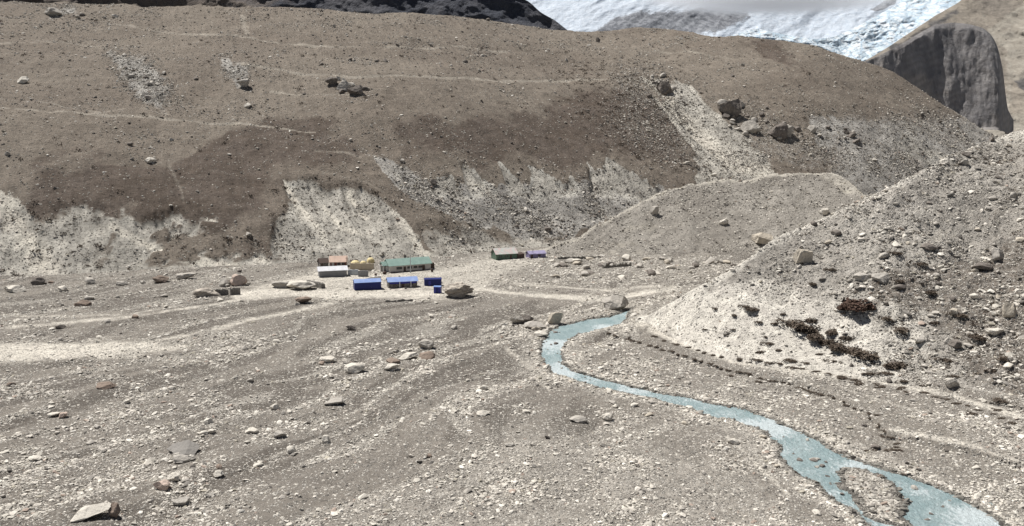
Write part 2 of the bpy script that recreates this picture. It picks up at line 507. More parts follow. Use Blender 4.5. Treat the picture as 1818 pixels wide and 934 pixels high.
S['s3'] = [(690,292),(730,316),(760,325),(778,310),(798,298),(818,326),(838,338),(828,310),(822,282),(852,306),(880,330),(902,346),(893,310),(886,282),(912,304),(940,332),(946,316),(936,287),(962,299),(985,312),
           (1000,332),(1012,316),(1030,335),(1048,352),(1048,318),(1042,288),(1058,300),(1070,298),(1080,280),(1100,296),(1120,310),(1140,318),(1170,338),(1150,352),(1090,378),(1010,412),(960,420),(880,398),(790,370),(742,346),(712,318)]
S['s4'] = [(1138,136),(1180,140),(1222,156),(1256,192),(1290,218),(1326,240),(1362,276),(1392,312),(1385,330),(1240,330),(1238,296),(1228,262),(1200,212),(1168,172)]
S['s5'] = [(735,400),(800,398),(880,402),(960,425),(1010,430),(960,470),(760,470)]
S['s6'] = [(1560,215),(1600,225),(1700,270),(1660,300),(1600,285)]
S['dk'] = [(60,300),(250,290),(340,250),(420,215),(540,225),(620,262),(560,290),(505,310),(500,350),(482,425),(480,455),(455,440),(420,395),(330,375),(240,378),(150,360),(60,362)]
S['g3'] = [(640,262),(700,285),(770,318),(900,318),(1010,325),(1050,312),(1170,335),(1100,385),(1010,425),(880,400),(780,372),(740,350),(690,310)]
def stk(x, y, z, wl=6, seed=0, dx=0.75):
    """noise streaked down the fall line, leaning down-right"""
    return fbm((x * 0.9 + (z) * dx * 0.9), z * 0.22 + y * 0.05, wl, 4, seed)
nzj = stk(HX, HY, HZ, 7, 21) * 0.8 + stk(HX, HY, HZ, 2.6, 22) * 0.5
scree = np.zeros(HX.shape)
for k, w, a, sf in [('s1', 9, 15, .80), ('s2', 6, 10, .95), ('s3', 2.2, 5, .95), ('s4', 4, 9, 1.0), ('s5', 14, 18, .62), ('s6', 12, 16, .55)]:
    sd = sdf(HPX, HRW, S[k]) + nzj * a + fbm(HX, HY, 4, 3, 33) * a * 0.15
    if k == 's3': sf = 0.80 - 0.75 * soft(sdf(HPX, HRW - 14, S['g3']), 14)
    scree = np.maximum(scree, sf * soft(sd, w))
blot = fbm(HX, HZ * 1.2, 9, 4, 71)
s1m = soft(sdf(HPX, HRW, S['s1']), 10)
scree = scree * (1 - s1m * sstep(120, 230, HPX) * sstep(-0.25, 0.35, blot) * 0.75)
s2m = soft(sdf(HPX, HRW, S['s2']), 10)
scree = scree * (1 - s2m * sstep(540, 500, HPX + (HRW - 400) * -0.2) * sstep(-0.1, 0.5, blot) * 0.7)
foots = np.clip(1 - (yf[None, :] - HRW) / 22.0, 0, 1) * 0.75
scree = np.maximum(scree, foots)
# big scree fan bright edge streaks
spike = soft(sdf(HPX, HRW, S['s3']) + stk(HX, HY, HZ, 2.6, 23) * 4.5 + fbm(HX, HZ, 2.2, 3, 29) * 2.5, 1.6) * (1 - soft(sdf(HPX, HRW - 22, S['g3']), 12))
bright = np.zeros(HX.shape)
for pts, w in [([(505,318),(525,350),(555,392),(580,430)], 7), ([(575,352),(600,385),(640,420)], 5), ([(690,350),(720,400),(760,455)], 8), ([(620,330),(650,370)], 6),
               ([(1150,150),(1190,180),(1240,230),(1300,280),(1370,305)], 16), ([(0,360),(30,400),(60,450),(90,480)], 22), ([(200,400),(330,460),(420,470)], 8), ([(370,385),(420,430),(480,470)], 6)]:
    bright = np.maximum(bright, line_mask(HPX, HRW, pts, w, 0.5, HX, HZ, 7))
greym = soft(sdf(HPX, HRW, S['g3']) + nzj * 9, 8)
greym = np.maximum(greym, 0.8 * soft(sdf(HPX, HRW, [(1430,205),(1480,210),(1530,240),(1510,270),(1450,262)]) + nzj * 8, 8))
greym = np.maximum(greym, 0.75 * soft(sdf(HPX, HRW, [(190,95),(270,110),(300,150),(280,185),(230,150)]) + nzj * 12, 14))
greym = np.maximum(greym, 0.7 * soft(sdf(HPX, HRW, [(395,105),(440,110),(440,160),(415,150)]) + nzj * 8, 10))
greym = np.maximum(greym, 0.7 * soft(sdf(HPX, HRW, [(80,15),(140,15),(140,32),(90,34)]) + nzj * 8, 8))
greym = np.maximum(greym, 0.58 * sstep(1380, 1520, HPX) * sstep(170, 225, HRW))
greym = np.maximum(greym, 0.42 * soft(sdf(HPX, HRW, [(1300,190),(1420,230),(1560,290),(1480,310),(1390,300),(1290,240)]) + nzj * 10, 14))
greym = np.maximum(greym, 0.3 * soft(sdf(HPX, HRW, [(1090,135),(1150,140),(1240,290),(1190,290),(1120,200)]) + nzj * 10, 14))
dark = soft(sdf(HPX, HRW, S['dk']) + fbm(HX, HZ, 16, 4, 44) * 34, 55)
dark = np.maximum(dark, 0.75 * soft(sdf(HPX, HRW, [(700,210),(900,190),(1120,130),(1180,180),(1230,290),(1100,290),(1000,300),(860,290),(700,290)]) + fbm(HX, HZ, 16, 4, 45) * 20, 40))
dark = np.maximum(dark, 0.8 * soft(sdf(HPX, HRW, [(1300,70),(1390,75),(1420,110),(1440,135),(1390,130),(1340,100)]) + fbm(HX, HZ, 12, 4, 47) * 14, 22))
trail = np.zeros(HX.shape)
for pts, w, st in [([(-300,180),(0,189),(190,203),(300,206),(400,214),(480,220),(560,232)], 1.8, .9), ([(0,170),(90,178),(190,200)], 1.8, .6), ([(180,198),(240,185),(300,198)], 1.4, .6),
                   ([(200,42),(300,54),(400,62),(520,75),(600,80),(700,84),(820,84),(900,92)], 2.0, .65), ([(430,113),(500,118),(560,128),(620,135),(700,132),(780,136),(900,142),(1050,140),(1150,142)], 2.0, .8),
                   ([(0,80),(100,80),(190,86)], 1.8, .6), ([(480,154),(560,164),(620,168)], 1.8, .6), ([(560,265),(620,272),(680,290)], 3, .5), ([(560,300),(640,318),(700,350)], 3.5, .4),
                   ([(1120,95),(1220,96),(1300,104)], 2, .5), ([(1230,95),(1320,120)], 1.5, .4), ([(430,30),(438,60)], 5, .6), ([(300,290),(320,330),(330,370)], 4, .45)]:
    trail = np.maximum(trail, st * line_mask(HPX, HRW, pts, w * 1.1, 0.7, HX, HY, 14))
# relief
HZ2 = HZ + inner * (fbm(HX, HY, 70, 3, 12) * 2.2 + fbm(HX, HY, 16, 4, 13) * 0.9 + fbm(HX, HY, 4.0, 3, 14) * 0.30)
gul = np.abs(stk(HX, HY, HZ, 12, 25)) * 3.6 + np.abs(stk(HX, HY, HZ, 4.0, 26)) * 1.1
HZ2 = HZ2 - inner * gul * np.clip(scree * 1.2 + greym * .5, 0, 1) * 1.0
HZ2 = HZ2 - inner * (trail > .25) * 0.25
HZ = HZ2
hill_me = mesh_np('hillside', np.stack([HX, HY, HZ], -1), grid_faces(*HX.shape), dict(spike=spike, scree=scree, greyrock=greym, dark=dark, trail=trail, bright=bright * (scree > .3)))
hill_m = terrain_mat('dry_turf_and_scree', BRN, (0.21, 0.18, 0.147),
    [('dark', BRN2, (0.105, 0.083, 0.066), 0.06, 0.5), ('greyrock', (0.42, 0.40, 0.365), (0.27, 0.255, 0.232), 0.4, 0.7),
     ('spike', (0.56, 0.535, 0.475), (0.42, 0.40, 0.355), 0.5, 0.5, (0.3, 0.6)), ('scree', (0.49, 0.462, 0.405), (0.335, 0.315, 0.277), 0.16, 0.9, (0.30, 0.66)), ('bright', (0.64, 0.60, 0.515), (0.54, 0.50, 0.43), 0.3, 0.8, (0.3, 0.8)),
     ('trail', (0.33, 0.295, 0.245), (0.27, 0.24, 0.20), 0.12, 0.9, (0.25, 0.65))],
    patch=0.012, stones=[(0.62, 0.34, 0.09, (0.08, 0.07, 0.06), (0.46, 0.43, 0.38), ('greyrock', 0.5), 0.9), (1.3, 0.40, 0.13, (0.06, 0.053, 0.047), (0.44, 0.405, 0.35), ('scree', 0.30), 0.6)],
    bump=(1.2, 0.9), grain=0.7, graindepth=0.6, fall=(0.8, 0.30, 0.42, 1.5))
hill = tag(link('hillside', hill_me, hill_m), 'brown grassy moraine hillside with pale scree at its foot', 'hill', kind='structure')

# ---- low spur in the middle distance
sc_ = np.concatenate([np.arange(925, 1800, 2.2), np.linspace(1800, 2100, 20)])
sfoot = [(925,447),(1000,452),(1100,457),(1200,460),(1300,463),(1400,466),(1500,466),(2100,466)]
scr = [(925,446.5),(965,442),(1010,420),(1060,396),(1110,371),(1150,351),(1200,334),(1250,321),(1320,313),(1390,309),(1440,305),(1480,306),(1505,322),(1535,348),(1600,392),(1700,440),(2100,455)]
syf = smooth_pts(sfoot, sc_, 20); syc = np.minimum(smooth_pts(scr, sc_, 8) + (fbm(sc_, 0 * sc_, 70, 4, 901) * 5 + 1) * sstep(970, 1060, sc_), syf - 0.5)
SX, SY, SZ, SPX, SRW = slope_sheet(sc_, syf, syc, -CAMZ / tanE(syf), lambda px, t: 0.52 + 0.08 * t + 0 * px, 110, back=24, backstep=5, backslope=0.45)
sin_ = np.clip((syf[None, :] - SRW) / 18.0, 0, 1) * np.clip((syf - syc) / 30, 0, 1)[None, :]
SZ = SZ + sin_ * (fbm(SX, SY, 22, 4, 112) * 1.6 + fbm(SX, SY, 6, 4, 113) * 0.7 - np.abs(fbm(SX + .9 * SZ, SZ * .2, 9, 3, 117)) * 1.6)
dcrest = SRW - syc[None, :]
strail = np.clip(1 - np.abs(dcrest - 1) / 7.0, 0, 1) * 0.85
strail = np.maximum(strail, 0.6 * soft(sdf(SPX, SRW, [(1440,304),(1490,306),(1540,352),(1500,345),(1470,320)]), 5))
slight = 0.45 * soft(sdf(SPX, SRW, [(960,450),(1080,405),(1170,395),(1160,430),(1260,440),(1300,470),(950,470)]) + fbm(SX, SY, 12, 4, 5) * 18, 18)
spur_me = mesh_np('spur', np.stack([SX, SY, SZ], -1), grid_faces(*SX.shape), dict(trail=strail, light=slight))
spur_m = terrain_mat('spur_gravel', (0.235, 0.215, 0.188), (0.30, 0.278, 0.245),
    [('light', (0.36, 0.33, 0.28), (0.31, 0.285, 0.24), 0.2, 0.6), ('trail', (0.48, 0.445, 0.385), (0.42, 0.39, 0.33), 0.2, 1.2, (0.25, 0.8))],
    patch=0.04, fall=(0.9, 0.3, 0.25, 0.6), graindepth=0.5, stones=[(0.7, 0.36, 0.14, (0.08, 0.07, 0.06), ST_HI, None, 0.9), (1.6, 0.42, 0.26, (0.09, 0.08, 0.07), ST_HI, None, 0.5)], bump=(0.8, 0.9), grain=1.0)
spur = tag(link('spur_hill', spur_me, spur_m), 'low rounded gravel spur behind the stream', 'hill', kind='structure')

# ---- near moraine on the right
mc = np.concatenate([np.arange(1128, 1860, 2.0), np.linspace(1860, 3400, 130)])
mfoot = [(1128,563),(1150,568),(1165,578),(1195,594),(1230,608),(1300,628),(1350,639),(1420,648),(1500,658),(1560,664),(1640,672),(1700,684),(1818,715),(2200,830),(3400,1150)]
mcr = [(1128,562.4),(1150,560),(1165,552),(1200,533),(1250,504),(1300,478),(1340,455),(1380,428),(1440,396),(1500,366),(1560,338),(1620,308),(1700,274),(1760,250),(1818,229),(1950,180),(2300,60),(3400,-200)]
myf = smooth_pts(mfoot, mc, 8); myc = np.minimum(smooth_pts(mcr, mc, 5) + fbm(mc, 0 * mc, 55, 4, 902) * 3 * sstep(1160, 1260, mc), myf - 0.5)
MX, MY, MZ, MPX, MRW = slope_sheet(mc, myf, myc, -(CAMZ - 1.75) / tanE(myf), lambda px, t: 0.50 + 0.10 * t - 0.18 * (1 - t) ** 6 + 0.05 * np.sin(px / 60.0), 220, back=24, backstep=4, backslope=0.5)
mi = np.clip((myf[None, :] - MRW) / 25.0, 0, 1) * np.clip((myf - myc) / 40, 0, 1)[None, :]
mrough = np.maximum(sstep(1440, 1600, MPX - (MRW - 560) * 0.35) , sstep(1290, 1370, MPX) * sstep(560, 510, MRW) * 0.7)
MZ = MZ + mi * (fbm(MX, MY, 26, 4, 212) * 0.9 + fbm(MX, MY, 6, 4, 213) * (0.30 + 0.8 * mrough) + fbm(MX, MY, 1.8, 3, 214) * (0.06 + 0.3 * mrough))
MS_white = [(1100,600),(1150,560),(1220,522),(1290,480),(1400,480),(1500,520),(1570,560),(1640,560),(1650,600),(1620,640),(1640,690),(1500,690),(1300,660),(1150,600)]
mw = 0.95 * soft(sdf(MPX, MRW, MS_white) + fbm(MX, MY, 9, 4, 51) * 34, 28)
mw = np.maximum(mw, 0.95 * np.clip(1 - (MRW - myc[None, :]) / (20 + 12 * fbm(MX, MY, 12, 3, 52)), 0, 1) * sstep(1818, 1700, MPX) )
mw = np.maximum(mw, 0.85 * np.clip(1 - (MRW - myc[None, :]) / 30, 0, 1) * sstep(1650, 1800, MPX))
mw = mw * (1 - 0.25 * sstep(0.0, 0.6, fbm(MX, MY, 5, 4, 53)))
mdk = 0.78 * soft(sdf(MPX, MRW, [(1560,500),(1700,440),(1830,380),(2300,300),(2300,760),(1830,700),(1720,660),(1660,600),(1600,560)]) + fbm(MX, MY, 14, 4, 54) * 40, 40)
moraine_me = mesh_np('moraine', np.stack([MX, MY, MZ], -1), grid_faces(*MX.shape), dict(white=mw, dark=mdk, rough=mrough))
moraine_m = terrain_mat('moraine_rubble', (0.32, 0.295, 0.26), (0.45, 0.42, 0.372),
    [('dark', (0.205, 0.178, 0.15), (0.155, 0.136, 0.116), 0.2, 0.7), ('white', (0.70, 0.66, 0.58), (0.52, 0.485, 0.43), 0.35, 1.1, (0.22, 0.68))],
    patch=0.05, fall=(-0.9, 0.5, 0.22, 0.4), graindepth=0.5, stones=[(4.5, 0.5, 0.30, (0.09, 0.083, 0.075), ST_HI, ('rough', 0.25), 0.25), (0.85, 0.40, 0.12, (0.08, 0.073, 0.066), ST_HI, ('rough', 0.30), 0.9), (2.1, 0.46, 0.22, (0.08, 0.073, 0.066), (0.64, 0.60, 0.54), ('rough', 0.34), 0.5)], bump=(0.7, 0.9), grain=1.5)
moraine = tag(link('moraine_slope', moraine_me, moraine_m), 'steep pale moraine slope rising on the right', 'hill', kind='structure')

# ---- far ground: dark mountain, snow wall, glacier, cliff, far slope
def far_sheet(name, colpx, yb, yt, Yb, tanf, nt, zamp, wl, seed, m, label, attrs=None, ridged=False, lean=0.0, back=6, backstep=60, stretch=0.9):
    X, Y, Z, P_, Rw_ = slope_sheet(colpx, yb, yt, Yb, tanf, nt, back=back, backstep=backstep, backslope=0.5)
    u = X + lean * Z
    w = (Z * stretch + Y * 0.4 * stretch)
    nz = fbm(u, w, wl, 6, seed, 0.55)
    if ridged: nz = (1 - 2 * np.abs(nz)) * 1.0
    edge = np.clip((Rw_ - yt[None, :]) / 8.0, 0, 1)
    k = zamp * nz * (0.3 + 0.7 * edge)
    Y2 = Y - k * 0.9
    X2 = X * Y2 / Y
    Z2 = CAMZ + (Z - CAMZ) * Y2 / Y + k * 0.15
    av = {} if attrs is None else attrs(X, Y, Z, P_, Rw_, nz)
    me = mesh_np(name, np.stack([X2, Y2, Z2], -1), grid_faces(*X.shape), av)
    o = tag(link(name, me, m), label, 'mountain', kind='structure')
    return o, (X2, Y2, Z2, P_, Rw_)

# snow wall
s = NT('snow_and_rock')
co = s.coord(); sx = s.n('ShaderNodeSeparateXYZ'); s.put(sx.inputs[0], co); cx = s.n('ShaderNodeCombineXYZ')
s.put(cx.inputs[0], s.math('MULTIPLY_ADD', sx.outputs[2], -1.3, sx.outputs[0])); s.put(cx.inputs[1], s.math('MULTIPLY', sx.outputs[2], 0.3)); cz = cx.outputs[0]
n1 = s.noise(cz, 0.006, 9, 0.62, 0.4); n2 = s.noise(co, 0.05, 6, 0.7)
f = s.ramp(s.math('ADD', s.math('MULTIPLY_ADD', s.math('SUBTRACT', n1, 0.5), 1.3, s.attr('rock')), s.math('MULTIPLY', s.math('SUBTRACT', n2, 0.5), 0.8)), 0.42, 0.62)
col = s.mix(s.ramp(n2, 0.35, 0.65), (0.58, 0.63, 0.69), (0.47, 0.53, 0.60))
col = s.mix(f, col, s.mix(s.ramp(n2, 0.4, 0.6), (0.14, 0.148, 0.165), (0.27, 0.28, 0.30)))
nrm = s.bump(n2, 9.0, 0.6)
snow_m = s.done(col, nrm, 0.8, 0.2)
fc = np.arange(860, 1850, 3.0)
def rockmask(X, Y, Z, P_, Rw_, nz):
    m = 0.22 + 0.1 * sstep(1100, 1000, P_) * 0 + 0 * X
    for poly, w in [([(1050,60),(1090,30),(1140,20),(1200,15),(1330,8),(1340,35),(1300,55),(1240,65),(1120,66)], 16), ([(1540,20),(1570,0),(1600,-5),(1590,10),(1560,24)], 5), ([(1270,0),(1330,-5),(1330,15)], 8)]:
        m = np.maximum(m, 0.85 * soft(sdf(P_, Rw_, poly), w))
    return dict(rock=m)
yb = np.full(fc.shape, 125.0); yt = smooth_pts([(860,-60),(1000,-70),(1200,-60),(1400,-90),(1600,-120),(1850,-150)], fc)
far_sheet('snow_mountain', fc, yb, yt, np.full(fc.shape, 3300.0), lambda px, t: 0.75 + 0.25 * t + 0.06 * np.sin(px / 90 + t * 3), 150, 24, 420, 301, snow_m,
          'distant snow covered mountain wall under the cloud', rockmask, ridged=True, lean=-1.0, stretch=0.55)
# glacier icefall
s = NT('blue_ice')
co = s.coord(); cz = s.coord(scale=(1, 0.5, 1), rot=(0, R(35), R(20)))
n1 = s.noise(cz, 0.022, 8, 0.72, 0.6); n2 = s.noise(co, 0.09, 5, 0.7)
v = s.vor(cz, 0.035, 'DISTANCE_TO_EDGE')
crk = s.ramp(v.outputs['Distance'], 0.0, 0.16)
col = s.mix(s.ramp(n1, 0.35, 0.62), (0.58, 0.69, 0.76), (0.80, 0.84, 0.87))
col = s.mix(crk, (0.47, 0.59, 0.69), col)
nrm = s.bump(n1, 22.0, 0.9); nrm = s.bump(n2, 6.0, 0.8, nrm)
ice_m = s.done(col, nrm, 0.7, 0.3)
gc = np.arange(1290, 1760, 2.0)
yb = np.interp(gc, [1290,1360,1440,1500,1560,1640,1760], [70,78,100,128,125,110,90]); yt = smooth_pts([(1290,66),(1340,50),(1400,63),(1450,70),(1480,66),(1520,48),(1560,26),(1590,10),(1620,-18),(1680,-60),(1760,-60)], gc, 6)
yt = np.minimum(yt, yb - 1)
far_sheet('glacier', gc, yb, yt, np.full(gc.shape, 2500.0), lambda px, t: 0.50 + 0.1 * np.sin(t * 9 + px / 30), 110, 16, 70, 331, ice_m, 'white and blue icefall glacier spilling down to the ridge', ridged=True, lean=-0.7, back=4, backstep=30)

# far mountain at upper left; cloud shadow is put into its dark rock colour
s = NT('cloud_shaded_far_rock')
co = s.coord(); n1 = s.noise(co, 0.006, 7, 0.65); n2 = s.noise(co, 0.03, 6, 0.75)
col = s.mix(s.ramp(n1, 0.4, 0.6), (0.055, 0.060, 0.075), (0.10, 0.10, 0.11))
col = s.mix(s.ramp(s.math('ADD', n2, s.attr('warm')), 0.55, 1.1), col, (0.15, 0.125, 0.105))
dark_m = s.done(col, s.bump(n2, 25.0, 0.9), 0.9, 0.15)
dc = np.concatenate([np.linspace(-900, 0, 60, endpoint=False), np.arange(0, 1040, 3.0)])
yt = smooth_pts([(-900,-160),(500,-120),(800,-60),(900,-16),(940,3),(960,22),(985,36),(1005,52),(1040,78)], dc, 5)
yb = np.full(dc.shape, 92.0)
far_sheet('dark_mountain', dc, yb, np.minimum(yt, 90), np.full(dc.shape, 1700.0), lambda px, t: 1.7 + 0.2 * t + 0 * px, 90, 22, 150, 351, dark_m, 'rocky mountain flank behind the hill crest, cloud shadow in its dark colour',
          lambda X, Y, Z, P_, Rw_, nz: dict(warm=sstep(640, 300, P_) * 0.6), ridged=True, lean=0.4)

# tan far slope on the right, behind the cliff
tanm = terrain_mat('far_tan_slope', (0.30, 0.265, 0.22), (0.23, 0.205, 0.175), [('rocky', (0.10, 0.097, 0.095), (0.15, 0.142, 0.135), 0.02, 0.8), ('pale', (0.36, 0.33, 0.28), (0.31, 0.28, 0.235), 0.02, 0.5)],
    patch=0.008, stones=[(0.12, 0.3, 0.08, (0.08, 0.07, 0.06), (0.3, 0.28, 0.24), None, 3.0)], bump=(5.0, 0.8), grain=0.12, graindepth=0.5, fall=(1.0, 0.05, 0.3, 6.0))
rc_ = np.concatenate([np.arange(1480, 1850, 2.5), np.linspace(1850, 2600, 60)])
yt = smooth_pts([(1480,128),(1530,112),(1570,88),(1620,55),(1660,28),(1700,6),(1730,-20),(1850,-60),(2600,-160)], rc_, 5)
yb = np.full(rc_.shape, 285.0)
def tanattr(X, Y, Z, P_, Rw_, nz):
    pale = 0.9 * soft(sdf(P_, Rw_, [(1735,60),(1800,10),(1900,-40),(1900,120),(1800,150),(1795,250),(1700,260),(1720,215),(1785,170),(1780,90)]) + nz * 8, 14)
    pale = np.maximum(pale, 0.8 * sstep(185, 215, Rw_))
    rk = 0.30 * sstep(0.2, 0.7, fbm(X, Z, 60, 4, 905)) + 0.9 * soft(sdf(P_, Rw_, [(1800,90),(1850,70),(1900,160),(1830,170),(1795,150)]) + nz * 8, 6)
    rk = np.maximum(rk, 0.6 * soft(sdf(P_, Rw_, [(1530,112),(1620,55),(1700,5),(1720,30),(1650,60),(1560,110)]) + nz * 6, 8))
    return dict(pale=pale, rocky=rk)
far_sheet('far_slope', rc_, yb, yt, np.interp(rc_, [1480, 1850, 2600], [1350., 1250., 1100.]), lambda px, t: 0.62 + 0.08 * t + 0.03 * np.sin(px / 50), 150, 7, 60, 371, tanm, 'tan mountainside rising beyond the dark cliff', tanattr, ridged=True, lean=0.5)
# dark cliff buttress
s = NT('cliff_rock')
co = s.coord(); cv = s.coord(scale=(1, 1, 0.3)); n1 = s.noise(cv, 0.05, 8, 0.7); n2 = s.noise(co, 0.012, 5, 0.6); n3 = s.noise(co, 0.25, 5, 0.7)
col = s.mix(s.ramp(n1, 0.35, 0.65), (0.16, 0.155, 0.157), (0.26, 0.247, 0.24))
col = s.mix(s.math('MULTIPLY', s.ramp(n2, 0.5, 0.65), 0.6), col, (0.36, 0.32, 0.275))
wv = s.n('ShaderNodeTexWave', wave_type='BANDS', bands_direction='Z'); s.put(wv.inputs[0], s.coord(rot=(0, R(14), 0))); wv.inputs['Scale'].default_value = 0.035; wv.inputs['Distortion'].default_value = 9; wv.inputs['Detail'].default_value = 5
col = s.mix(s.math('MULTIPLY', wv.outputs['Fac'], 0.35), col, (0.13, 0.12, 0.115))
cliff_m = s.done(col, s.bump(n3, 2.0, 0.7, s.bump(n1, 3.5, 0.8)), 0.9, 0.15)
cc = np.arange(1505, 1800, 1.6)
yt = smooth_pts([(1505,128),(1535,110),(1560,99),(1600,79),(1640,55),(1660,44),(1690,40),(1720,43),(1745,50),(1760,62),(1770,80),(1778,110),(1783,140),(1787,190),(1800,215)], cc, 3)
yb = smooth_pts([(1505,140),(1540,130),(1600,150),(1660,190),(1700,206),(1740,214),(1770,212),(1800,222)], cc, 5)
side = (sstep(1772, 1798, cc) * 110)
far_sheet('rock_cliff', cc, yb + 14, yt, 930.0 + side + 8 * np.sin(cc / 42.0), lambda px, t: 2.6 - 1.4 * sstep(0.86, 1.0, t + 0 * px), 150, 6, 55, 391, cliff_m, 'dark rock cliff buttress in front of the glacier', ridged=True, lean=0.0, back=8, backstep=25, stretch=0.3)

# ------------------------------------------------------------------ ray lookup
def bvh_of(me):
    n = len(me.vertices); co = np.empty(n * 3, np.float32); me.vertices.foreach_get('co', co)
    m = len(me.polygons); vi = np.empty(m * 4, np.int32); me.loops.foreach_get('vertex_index', vi)
    return BVHTree.FromPolygons(co.reshape(-1, 3).tolist(), vi.reshape(-1, 4).tolist())
BV = dict(floor=bvh_of(floor_me), hill=bvh_of(hill_me), spur=bvh_of(spur_me), moraine=bvh_of(moraine_me))
CAMP = Vector((0, 0, CAMZ))
def hit(px, py, only=None):
    best = None
    for k, b in BV.items():
        if only and k not in only: continue
        h = b.ray_cast(CAMP, ray(px, py))
        if h[0] is not None and (best is None or h[3] < best[3]): best = (h[0], h[1], k, h[3])
    return best
def ground_at(x, y, only=('floor', 'moraine', 'spur', 'hill')):
    z = -99
    for k in only:
        h = BV[k].ray_cast(Vector((x, y, 400)), Vector((0, 0, -1)))
        if h[0] is not None: z = max(z, h[0].z)
    return z

# ------------------------------------------------------------------ rock shapes
def ico(sub):
    bm = bmesh.new(); bmesh.ops.create_icosphere(bm, subdivisions=sub, radius=1.0)
    V = np.array([v.co[:] for v in bm.verts]); F = np.array([[v.index for v in f.verts] for f in bm.faces]); bm.free()
    return V, F
def rock_shape(sub, seed, cuts=9, flat=0.65, rough=0.0):
    r = np.random.default_rng(seed)
    V, F = ico(sub); V = V.copy()
    V *= np.array([r.uniform(.8, 1.2), r.uniform(.7, 1.05), flat * r.uniform(.8, 1.2)])
    for k in range(cuts):
        nrm = r.normal(size=3); nrm /= np.linalg.norm(nrm)
        d = r.uniform(0.35, 0.72)
        ext = (V @ nrm).max(); lim = ext * (0.48 + 0.36 * r.random())
        p = V @ nrm
        over = np.maximum(p - lim, 0)
        V -= over[:, None] * nrm[None, :]
    if rough > 0:
        for i in range(len(V)):
            v = Vector(V[i].tolist())
            d = mnoise.fractal(v * 2.2 + Vector((seed * 3.1, 0, 0)), 0.7, 2.1, 4) * rough
            V[i] = V[i] * (1 + d)
    return V, F

def rock_mat(name, a, b, dark=None, sc=0.6, layer=False, sharp=1.0):
    s = NT(name)
    co = s.coord()
    n1 = s.noise(co, sc, 6, 0.65); n2 = s.noise(co, sc * 5, 6, 0.7)
    col = s.mix(s.ramp(n1, 0.38, 0.62), a, b)
    if dark: col = s.mix(s.math('MULTIPLY', s.ramp(n2, 0.52, 0.66), 0.7), col, dark)
    nrm = s.bump(n2, 0.12, 0.8)
    if layer:
        cl = s.coord(scale=(0.4, 0.4, 2.6), rot=(R(25), R(-22), 0))
        nl = s.noise(cl, 0.9, 6, 0.7, 0.6)
        col = s.mix(s.ramp(nl, 0.42, 0.62), col, dark or a)
        nrm = s.bump(nl, 0.5, 0.9, nrm)
    nrm = s.bump(n1, 0.35, 0.8, nrm)
    return s.done(col, nrm, 0.92, 0.15)
RM = dict(
    pale=rock_mat('pale_granite', (0.60, 0.56, 0.49), (0.50, 0.465, 0.405), (0.34, 0.31, 0.27)),
    grey=rock_mat('grey_gneiss', (0.42, 0.39, 0.345), (0.33, 0.305, 0.27), (0.19, 0.175, 0.155)),
    dark=rock_mat('dark_lichened_rock', (0.21, 0.185, 0.162), (0.14, 0.122, 0.107), (0.07, 0.062, 0.055)),
    tan=rock_mat('tan_boulder', (0.47, 0.42, 0.345), (0.38, 0.34, 0.28), (0.22, 0.195, 0.16)),
    rust=rock_mat('rusty_rock', (0.27, 0.215, 0.175), (0.20, 0.155, 0.125), (0.10, 0.08, 0.065)),
    pink=rock_mat('pinkish_rock', (0.55, 0.44, 0.37), (0.46, 0.37, 0.31), (0.30, 0.245, 0.205)),
    silt=rock_mat('silty_slab', (0.25, 0.235, 0.215), (0.21, 0.197, 0.18), (0.15, 0.14, 0.128)),
    banded=rock_mat('banded_rock', (0.52, 0.47, 0.40), (0.42, 0.375, 0.32), (0.24, 0.21, 0.18), layer=True))

def boulder_mesh(seed, flat, cuts=14, rough=0.05, sub=4):
    V, F = rock_shape(sub, seed, cuts, flat, rough)
    lo = V.min(0); hi = V.max(0)
    V = (V - (lo + hi) / 2) / (hi - lo)          # unit box, centred
    return V, F
def put_boulder(pl, pr, top, base, mk, label, seed, only=None, depth=0.8, rz=None, cuts=12, name='boulder', sink=0.2, group=None, sub=4, rough=0.05):
    h = hit((pl + pr) / 2, base - 1, only)
    if h is None: return None
    if h[2] == 'moraine': top = base - (base - top) * 0.72; sink = 0.35
    rough = rough + 0.06
    p = h[0]; sc = p.y / FPX * 1.02
    w = (pr - pl) * sc; dp = w * depth
    hh = max((base - top) * sc - dp * 0.06, w * 0.30)
    V, F = boulder_mesh(seed, 0.8, cuts, sub=sub, rough=rough)
    V = V * np.array([w, dp, hh * (1 + sink)])
    V[:, 2] += hh * (1 + sink) / 2 - hh * sink
    if rz:
        c, s_ = math.cos(rz), math.sin(rz); V = np.stack([V[:, 0] * c - V[:, 1] * s_, V[:, 0] * s_ + V[:, 1] * c, V[:, 2]], -1)
    me = mesh_np(name, V, F, smooth=False)
    o = link(name, me, RM[mk]); cx, cy = p.x, p.y + dp * 0.42
    g = ground_at(cx, cy)
    o.location = (cx * (1 + 0 * cy), cy, min(g, p.z + dp * 0.5) if g > -50 else p.z)
    if h[2] != 'floor': o.location.z = p.z + (0.15 * dp)
    return tag(o, label, 'boulder', group)

